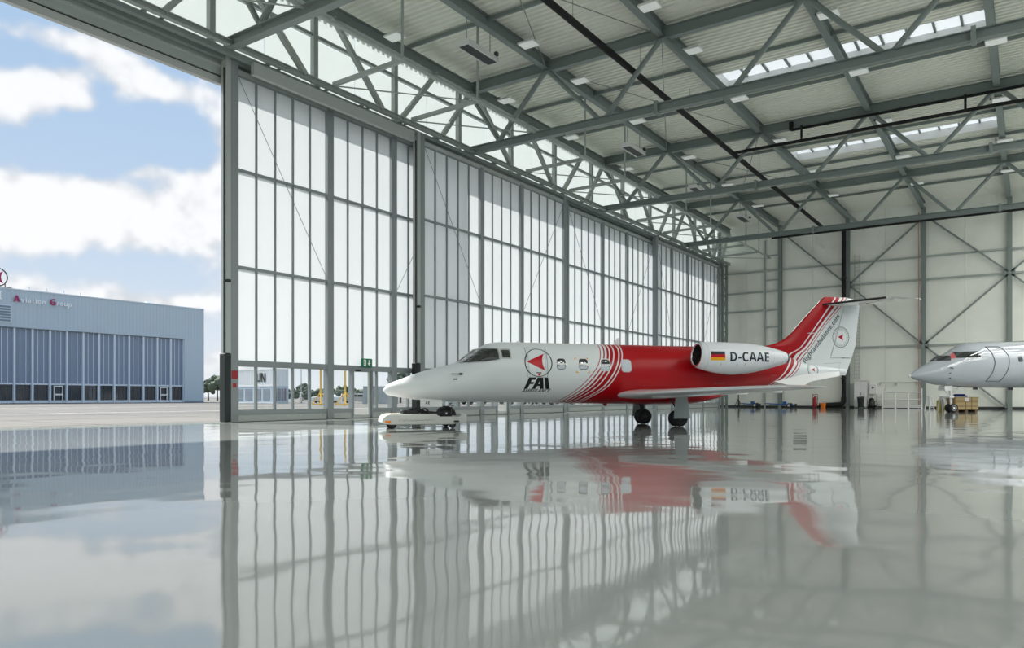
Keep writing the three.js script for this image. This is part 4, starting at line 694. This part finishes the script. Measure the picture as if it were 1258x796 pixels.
    part('tow_eye', new THREE.TorusGeometry(.08, .025, 8, 16).rotateX(Math.PI / 2).translate(-len / 2 - .07, .34, 0), M.darkMetal, t); part('hitch_head', [rbox(.18, .2, .24, .03).translate(len / 2, .24, 0), rod(V(-len * .36, 0, 0), V(-len * .36, .34, 0), .025, 8)], M.darkMetal, t); return t;
  };
  tow(-20.55, 1.6, 'short blue wheeled tow bar below the jet tail'); tow(-17.9, 2.5, 'longer blue tow bar with white hubs by the wall column');
  const js = thing('jack_stand', 'dark tripod jack left of the blue tow bars', 'jack', [-21.6, 0, ZB + 1.5]); for (let i = 0; i < 3; i++) { const a = i * 2.094 + .5; part('leg', rod(V(0, .75, 0), V(.4 * Math.cos(a), .02, .4 * Math.sin(a)), .03, 8), M.darkMetal, js); } part('screw_post', [cyl(.05, .95, 12).translate(0, .65, 0), cyl(.11, .04, 14).translate(0, 1.12, 0)], M.darkMetal, js);
  const wv = thing('wall_vent', 'dark slatted ventilation grille on the back wall behind the jet tail', 'vent', [-16.62, 2.5, ZB]);
  part('frame', [box(-.55, .55, 0, .05, 0, .08), box(-.55, .55, .57, .62, 0, .08), box(-.55, -.5, .05, .57, 0, .08), box(.5, .55, .05, .57, 0, .08)], M.steel, wv); for (let i = 0; i < 5; i++) part('slat', bar(V(-.5, .11 + i * .1, .03), V(.5, .11 + i * .1, .03), .05, .07), M.darkMetal, wv);
}
{ // under the business jet's nose
  const a = YAW + 4 * Math.PI / 180, base = camPoint((1169 - 629) / FOCAL * 45.2, 45.2), P = (s, w) => [base[0] + s * Math.cos(a) + w * Math.sin(a), 0, base[2] - s * Math.sin(a) + w * Math.cos(a)];
  const cr = thing('wooden_crate', 'light brown wooden crate strapped on a pallet beside the nose wheels', 'crate', P(1.15, -.75), a);
  mat('wood', C(.36, .25, .12), .7); mat('woodDark', C(.16, .10, .05), .7); mat('paper', C(.75, .7, .75), .7); mat('paleWood', C(.46, .36, .17), .7);
  for (let i = 0; i < 5; i++) part('plank', rbox(1.42, .135, .03, .006).translate(0, .23 + i * .143, .46), i % 2 ? M.wood : M.paleWood, cr);
  for (let i = 0; i < 5; i++) for (const x of [-.72, .72]) part('plank', rbox(.03, .135, .9, .006).translate(x, .23 + i * .143, 0), M.wood, cr);
  part('crate_box', box(-.7, .7, .14, .86, -.45, .44), M.wood, cr); part('lid', rbox(1.48, .04, .98, .008).translate(0, .89, 0), M.wood, cr);
  for (const x of [-.08, .3]) part('strap', box(x - .02, x + .02, .15, .92, .475, .482), M.woodDark, cr); for (const x of [-.6, 0, .6]) part('pallet_foot', box(x - .07, x + .07, 0, .13, -.46, .46), M.woodDark, cr);
  part('shipping_paper', box(-.12, .14, .66, .88, .483, .488), M.paper, cr);
  const pl = thing('folded_tarp', 'dark blue folded tarp lying on the wooden crate', 'tarp', [P(1.0, -.75)[0], .925, P(1.0, -.75)[2]], a);
  mat('tarp', C(.01, .03, .17), .6); part('tarp_layer', rbox(.75, .09, .5, .04, 3).translate(0, .045, 0), M.tarp, pl); part('tarp_layer', rbox(.6, .08, .42, .035, 3).translate(-.05, .13, 0), M.tarp, pl);
  const yb = thing('yellow_canister', 'pale yellow canister standing between the nose wheel and the crate', 'canister', P(.3, -1.5), a);
  mat('paleYellow', C(.6, .48, .1), .6); part('can_body', rbox(.3, .72, .4, .06, 3).translate(0, .36, 0), M.paleYellow, yb); part('cap', cyl(.05, .06, 14).translate(.05, .74, .08), M.black, yb); part('grip', tube([V(-.1, .7, 0), V(-.1, .8, 0), V(.0, .83, 0), V(.05, .7, 0)].map(v => v), .02, 14, 6), M.paleYellow, yb);
  for (const [u, dd, lab] of [[1142, 45.6, 'white folding step trestle standing apart from the nose wheels'], [1158, 46.2, 'white folding step trestle close beside the nose wheels']]) {
    const p = camPoint((u - 629) / FOCAL * dd, dd), t = thing('step_trestle', lab, 'step ladder', p, a + .2);
    for (const x of [-.19, .19]) for (const z of [-.18, .18]) part('leg', rod(V(x, .01, z), V(x * .25, .92, z * .8), .034, 8), M.white, t);
    for (const y of [.3, .6]) part('step', box(-.13 + y * .08, .13 - y * .08, y - .015, y + .015, .12, .2), M.white, t); part('top_step', rbox(.16, .04, .36, .01).translate(0, .93, 0), M.white, t);
  }
}

// ---------------------------------------------------------------- outside: neighbouring hangar, containers, stands, cars, trees
const font = await new FontLoader().loadAsync('fonts/droid/droid_sans_bold.typeface.json');
{
  const H = thing('neighbour_hangar', 'blue-grey hangar across the apron with tall panelled doors', 'building', [-125, 0, 0]);
  mat('facade', C(.53, .62, .68), .7); mat('facadeDark', C(.25, .3, .39), .55); mat('facadeSteel', C(.72, .79, .85), .5); mat('darkGlass', C(.03, .04, .05), .1); mat('louvre', C(.2, .27, .34), .6);
  const z0 = -83.06, z1 = -18, zr0 = -79.3;
  part('wall', [box(-45, 0, 11.35, 17, z0, z1), box(-45, 0, 0, 11.35, z0, zr0), box(-45, -.8, 0, 11.35, zr0, z1)], M.facade, H);
  for (let z = z0 + .6; z < z1; z += .6) part('wall_rib', box(0, .025, 11.4, 16.9, z - .03, z + .03), M.facade, H);
  part('roof_edge', box(-45.1, .12, 16.95, 17.1, z0 - .1, z1), M.facadeSteel, H); part('plinth', box(0, .06, 0, .3, z0, zr0), M.facadeDark, H);
  part('roof_unit', box(-4, -3, 17.1, 17.7, -75, -74), M.facadeSteel, H);
  const posts = []; for (let z = zr0; z < z1; z += 2.5) posts.push(z);
  posts.forEach((z, i) => {
    const d = part('door_post', box(-.8, -.15, 0, 11.3, z - .13, z + .13), M.facadeSteel, H); if (i === posts.length - 1) return;
    const e = z + 2.5;
    part('door_panel', box(-.7, -.5, 3.05, 11.2, z + .13, e - .13), M.facadeDark, H);
    for (const k of [1 / 3, 2 / 3]) part('panel_joint', box(-.5, -.42, 3.05, 11.2, lerp(z, e, k) - .04, lerp(z, e, k) + .04), M.facadeSteel, H);
    part('door_rail', box(-.7, -.4, 2.8, 3.05, z + .13, e - .13), M.facadeSteel, H); part('door_rail', box(-.7, -.4, 0, .42, z + .13, e - .13), M.facadeSteel, H);
    for (const k of [0, 1, 2]) part('window_pane', box(-.66, -.6, .42, 2.8, lerp(z + .13, e - .13, k / 3) + .05, lerp(z + .13, e - .13, (k + 1) / 3) - .05), M.darkGlass, H);
    if (i === 1 || i === 8) { part('wicket_door', [box(-.55, -.35, 0, 2.7, z + .5, z + .65), box(-.55, -.35, 0, 2.7, z + 1.75, z + 1.9), box(-.55, -.35, 2.5, 2.7, z + .65, z + 1.75), box(-.55, -.35, 1.2, 1.45, z + .65, z + 1.75)], M.white, H); }
  });
  const lv = part('louvre_panel', box(0, .1, 11.95, 14.6, -51.3, -44.5), M.facadeSteel, H); for (let i = 0; i < 6; i++) part('louvre_slat', box(.1, .22, 12.15 + i * .41, 12.4 + i * .41, -51.1, -44.7), M.louvre, lv);
  for (const z of [-53.8, -56.3, -58.8, -61.3]) part('roof_post', box(-.3, -.15, 17.1, 17.6, z - .08, z + .08), M.facadeSteel, H);
  part('corner_trim', box(-.05, .08, 0, 17, z0 - .03, z0 + .12), mat('facadeTrim', C(.5, .5, .52), .5), H);
  // raised sign letters on the wall
  const sign = thing('facade_sign', 'white and crimson company lettering mounted on the hangar facade', 'sign', [-124.8, 0, 0]);
  mat('signWhite', C(.95, .96, .97), .5); mat('signRed', C(.42, .02, .12), .5);
  const letter = (ch, size, z, y, m) => { const g = new TextGeometry(ch, { font, size, depth: .12, curveSegments: 4, bevelEnabled: false }); g.computeBoundingBox(); const w = g.boundingBox.max.x; g.rotateY(Math.PI / 2); part('letter', g.translate(.0, y, z), m, sign); return w; };
  // letters read towards -z (to the right as seen from inside)
  let z = -47.0; for (const ch of 'FAI') z -= letter(ch, 1.25, z, 15.3, M.signWhite) + .16;
  z = -51.5; for (const ch of 'Aviation Group') { if (ch === ' ') { z -= .55; continue; } const big = ch === 'A' || ch === 'G'; z -= letter(ch, big ? .95 : .68, z, 15.15, big ? M.signRed : M.signWhite) + .1; }
  const logo = thing('roof_emblem', 'round roof emblem, dark ring with red arrowhead, on the neighbouring hangar', 'emblem', [-125.6, 17.1, -49.7]);
  part('ring', new THREE.TorusGeometry(1.3, .09, 10, 48).rotateY(Math.PI / 2).translate(0, 1.55, 0), M.darkMetal, logo);
  const as = new THREE.Shape(); as.moveTo(-1.2, 0); as.lineTo(.75, .9); as.quadraticCurveTo(.1, 0, .75, -.9); part('arrowhead', new THREE.ExtrudeGeometry(as, { depth: .2, bevelEnabled: false }).rotateY(Math.PI / 2).translate(-.1, 1.55, 0), M.signRed, logo);
  part('support_frame', [bar(V(0, .1, 1.6), V(0, .1, -1.9), .14, .14), bar(V(0, 0, -1.0), V(0, .75, -1.0), .1, .1), bar(V(0, 0, 1.0), V(0, .75, 1.0), .1, .1), bar(V(-1, 0, 0), V(0, .3, 0), .1, .1)], M.darkMetal, logo);
}
{ // containers stacked beyond the open leaf
  const c0 = camPoint((337 - 629) / FOCAL * 112, 112), turn = YAW + Math.PI - .68;
  mat('contWhite', C(.82, .84, .85), .6); mat('contBlue', C(.62, .69, .76), .6); mat('contDark', C(.24, .29, .34), .6); mat('contRed', C(.3, .2, .22), .6);
  const container = (y, m, label, lower) => {
    const g = thing('shipping_container', label, 'container', [c0[0], y, c0[2]], turn); // local x runs along the long side
    const L = 11.6, W = 2.44, HH = 2.56;
    part('body', box(.1, L - .1, .12, HH - .08, -W + .08, -.08).translate(0, 0, W), m, g);
    for (const [x, z] of [[0, 0], [L, 0], [0, W], [L, W]]) part('corner_post', box(x - (x ? .16 : 0), x + (x ? 0 : .16), 0, HH, z - (z ? .16 : 0), z + (z ? 0 : .16)), m, g);
    for (const yy of [0, HH - .12]) { part('side_rail', box(0, L, yy, yy + .12, 0, .1), m, g); part('side_rail', box(0, L, yy, yy + .12, W - .1, W), m, g); part('end_rail', box(0, .1, yy, yy + .12, 0, W), m, g); }
    for (let x = .35; x < L - .3; x += .42) { part('side_rib', box(x, x + .2, .12, HH - .12, .03, .09), m, g); part('side_rib', box(x, x + .2, .12, HH - .12, W - .09, W - .03), m, g); }
    for (const z of [.45, .85, 1.6, 2.0]) part('lock_rod', rod(V(-.02, .15, z), V(-.02, HH - .12, z), .03, 6), m, g);
    if (lower) { for (let i = 0; i < 4; i++) part('door_slat', box(-.04, .06, .4, 2.2, .3 + i * .5, .55 + i * .5), i % 2 ? M.contRed : M.contDark, g); for (const x of [1.2, 3.6, 6, 8.4]) part('side_window', box(x, x + 1.7, .5, 2.15, -.02, .05), M.contDark, g); }
    return g;
  };
  container(0, M.contBlue, 'blue-grey shipping container at the bottom of the stack', true);
  const up = container(2.57, M.contWhite, 'white shipping container with black UN letters on top of the stack', false);
  const side = -1; // the long side that looks towards the hangar is local z = W
  let x = 4.75; mat('stencil', C(.03, .035, .035), .7);
  for (const ch of 'UN') { const g = new TextGeometry(ch, { font, size: 1.35, depth: .03, curveSegments: 4, bevelEnabled: false }); g.rotateY(Math.PI); g.translate(x, .65, -.0); part('letter', g, M.stencil, up); x -= 1.15; }
}
{
  // yellow lifting masts on the apron
  for (const [u, dd, lab] of [[394, 88, 'yellow tripod mast on the apron nearer the container stack'], [424, 84, 'yellow tripod mast on the apron nearer the wicket door']]) {
    const p = camPoint((u - 629) / FOCAL * dd, dd), t = thing('lifting_mast', lab, 'mast', p, YAW);
    part('mast', bar(V(0, 0, 0), V(0, 6.4, 0), .18, .18), M.yellow, t); for (let i = 0; i < 3; i++) { const a = i * 2.094 + .3 + 3.14, q = V(1.15 * Math.cos(a), .1, 1.15 * Math.sin(a)); part('strut', bar(V(0, 1.5, 0), q, .1, .1), M.yellow, t); part('base_beam', bar(V(0, .1, 0), q, .12, .12), M.yellow, t); } part('jib', bar(V(0, 6.3, 0), V(1.4, 6.1, 0), .12, .12), M.yellow, t);
  }
  mat('carSilver', C(.45, .46, .47), .25, .4); mat('carDark', C(.05, .06, .07), .25, .3); mat('carGlass', C(.02, .025, .03), .08);
  const carShape = (() => { const s = new THREE.Shape(); s.moveTo(-2.1, .35); s.quadraticCurveTo(-2.15, .8, -1.9, .88); s.lineTo(-1.1, .95); s.quadraticCurveTo(-.6, 1.42, .1, 1.45); s.quadraticCurveTo(1.2, 1.45, 1.6, 1.0); s.lineTo(2.0, .95); s.quadraticCurveTo(2.15, .7, 2.1, .35); s.lineTo(-2.1, .35); return s; })();
  const makeCar = (u, dd, turn, m, lab) => { const p = camPoint((u - 629) / FOCAL * dd, dd), c = thing('parked_car', lab, 'car', p, turn, 'cars parked beyond the apron'); part('body', new THREE.ExtrudeGeometry(carShape, { depth: 1.5, bevelEnabled: true, bevelSize: .08, bevelThickness: .1, bevelSegments: 2 }).translate(0, 0, -.75), m, c); part('side_glass', [box(-.75, .15, .98, 1.3, -.88, .88), box(.25, 1.15, .98, 1.3, -.88, .88)], M.carGlass, c); for (const x of [-1.3, 1.3]) for (const z of [-.75, .75]) part('wheel', wheel(.32, .2).translate(x, .32, z), M.tyre, c); return c; };
  makeCar(438, 120, YAW + .1, M.carSilver, 'silver car parked behind the yellow masts'); makeCar(400, 122, YAW - .2, M.white, 'white car parked behind the yellow masts');
  const row = [[566, M.carSilver], [582, M.carDark], [604, M.white], [640, M.carSilver], [656, M.carDark], [672, M.white], [690, M.carSilver]];
  const kinds = ['silver', 'dark', 'white']; row.forEach(([u, m], i) => makeCar(u, 96 + (i % 3) * 2, YAW + (i % 2 ? .1 : 3.2), m, `${m === M.white ? 'white' : m === M.carDark ? 'dark' : 'silver'} car in the row glimpsed under the jet belly`));
  // grey blast screen
  const bp = camPoint((467 - 629) / FOCAL * 104, 104), bs = thing('blast_screen', 'grey slatted blast screen on the apron behind the wicket door', 'screen', bp, YAW); mat('screenGrey', C(.3, .33, .34), .7);
  for (let i = 0; i < 9; i++) part('screen_panel', bar(V(-2.2 + i * .55, 0, 0), V(-2.2 + i * .55, 2.4, -.7), .5, .06, V(0, 0, 1)), M.screenGrey, bs); part('rail', bar(V(-2.5, 2.35, -.7), V(2.5, 2.35, -.7), .1, .1), M.screenGrey, bs);
  for (const z of [-2, 0, 2]) part('strut', bar(V(z, 0, -1.6), V(z, 1.6, -.5), .1, .1), M.screenGrey, bs);
  // lamp post
  const lp = camPoint((370 - 629) / FOCAL * 118, 118), l = thing('lamp_post', 'thin pale lamp post standing beside the containers', 'lamp post', lp, 0); part('pole', cyl(.09, 5.6, 10, .06).translate(0, 2.8, 0), M.galv, l); part('lamp_head', rbox(.7, .12, .3, .04).translate(.3, 5.6, 0), M.galv, l); part('foot', cyl(.2, .2, 10).translate(0, .1, 0), M.galv, l);
}
{ // trees and hedge beyond the apron
  mat('leafDark', C(.10, .135, .095), .9); mat('leafMid', C(.13, .165, .115), .9); mat('bark', C(.1, .08, .06), .9);
  const crown = (r, hgt, k) => { const gs = []; const n = 34; for (let i = 0; i < n; i++) { const a = rnd() * 6.283, e = Math.acos(1 - 1.7 * rnd()), q = .55 + .4 * rnd(), g = new THREE.IcosahedronGeometry(r * (.2 + .16 * rnd()), 1); const p = g.attributes.position; for (let j = 0; j < p.count; j++) { const s = .72 + .56 * noise2(p.getX(j) * 5 + i * 7.1 + k, p.getY(j) * 5 + p.getZ(j) * 3); p.setXYZ(j, p.getX(j) * s, p.getY(j) * s, p.getZ(j) * s); } g.translate(Math.cos(a) * Math.sin(e) * r * q, hgt + Math.cos(e) * r * q * .85, Math.sin(a) * Math.sin(e) * r * q); g.computeVertexNormals(); gs.push(g); } return gs; };
  const tree = (u, dd, r, hgt, m, lab) => { const p = camPoint((u - 629) / FOCAL * dd, dd), t = thing('tree', lab, 'tree', p, 0, 'trees beyond the apron'); part('crown', crown(r, hgt, u), m, t); part('trunk', [cyl(r * .09, hgt, 8, r * .05).translate(0, hgt / 2, 0), rod(V(0, hgt * .6, 0), V(r * .4, hgt, .2), r * .03, 6), rod(V(0, hgt * .55, 0), V(-r * .45, hgt * .95, -.2), r * .03, 6)], M.bark, t); };
  for (const [u, dd, r, hg, k] of [[256, 190, 2.0, 3.4, 0], [267, 186, 2.4, 4.2, 1], [360, 175, 1.5, 1.5, 0], [372, 182, 1.5, 3.0, 1], [380, 170, 1.5, 1.4, 0], [392, 176, 1.5, 1.5, 1], [401, 170, 1.5, 1.6, 0], [412, 178, 1.5, 1.7, 1], [421, 184, 1.5, 2.4, 1], [432, 172, 1.5, 1.5, 0], [443, 178, 1.5, 1.6, 1], [453, 172, 1.6, 1.8, 0], [465, 180, 1.6, 1.8, 1], [478, 176, 1.6, 1.8, 1]]) tree(u, dd, r, hg, k ? M.leafMid : M.leafDark, 'leafy tree in the hedge line beyond the apron');
  tree(492, 120, 2.0, 3.4, M.leafDark, 'larger dark tree visible just beyond the jet nose');
  for (const [u, dd, r, hg] of [[520, 150, 1.6, 1.8], [560, 160, 1.6, 1.6], [600, 160, 1.6, 1.7], [640, 165, 1.6, 1.7]]) tree(u, dd, r, hg, M.leafMid, 'leafy tree in the hedge line beyond the apron');
}
scene.traverse(o => { if (o.isMesh) { o.castShadow = true; o.receiveShadow = true; } });
renderer.render(scene, camera);
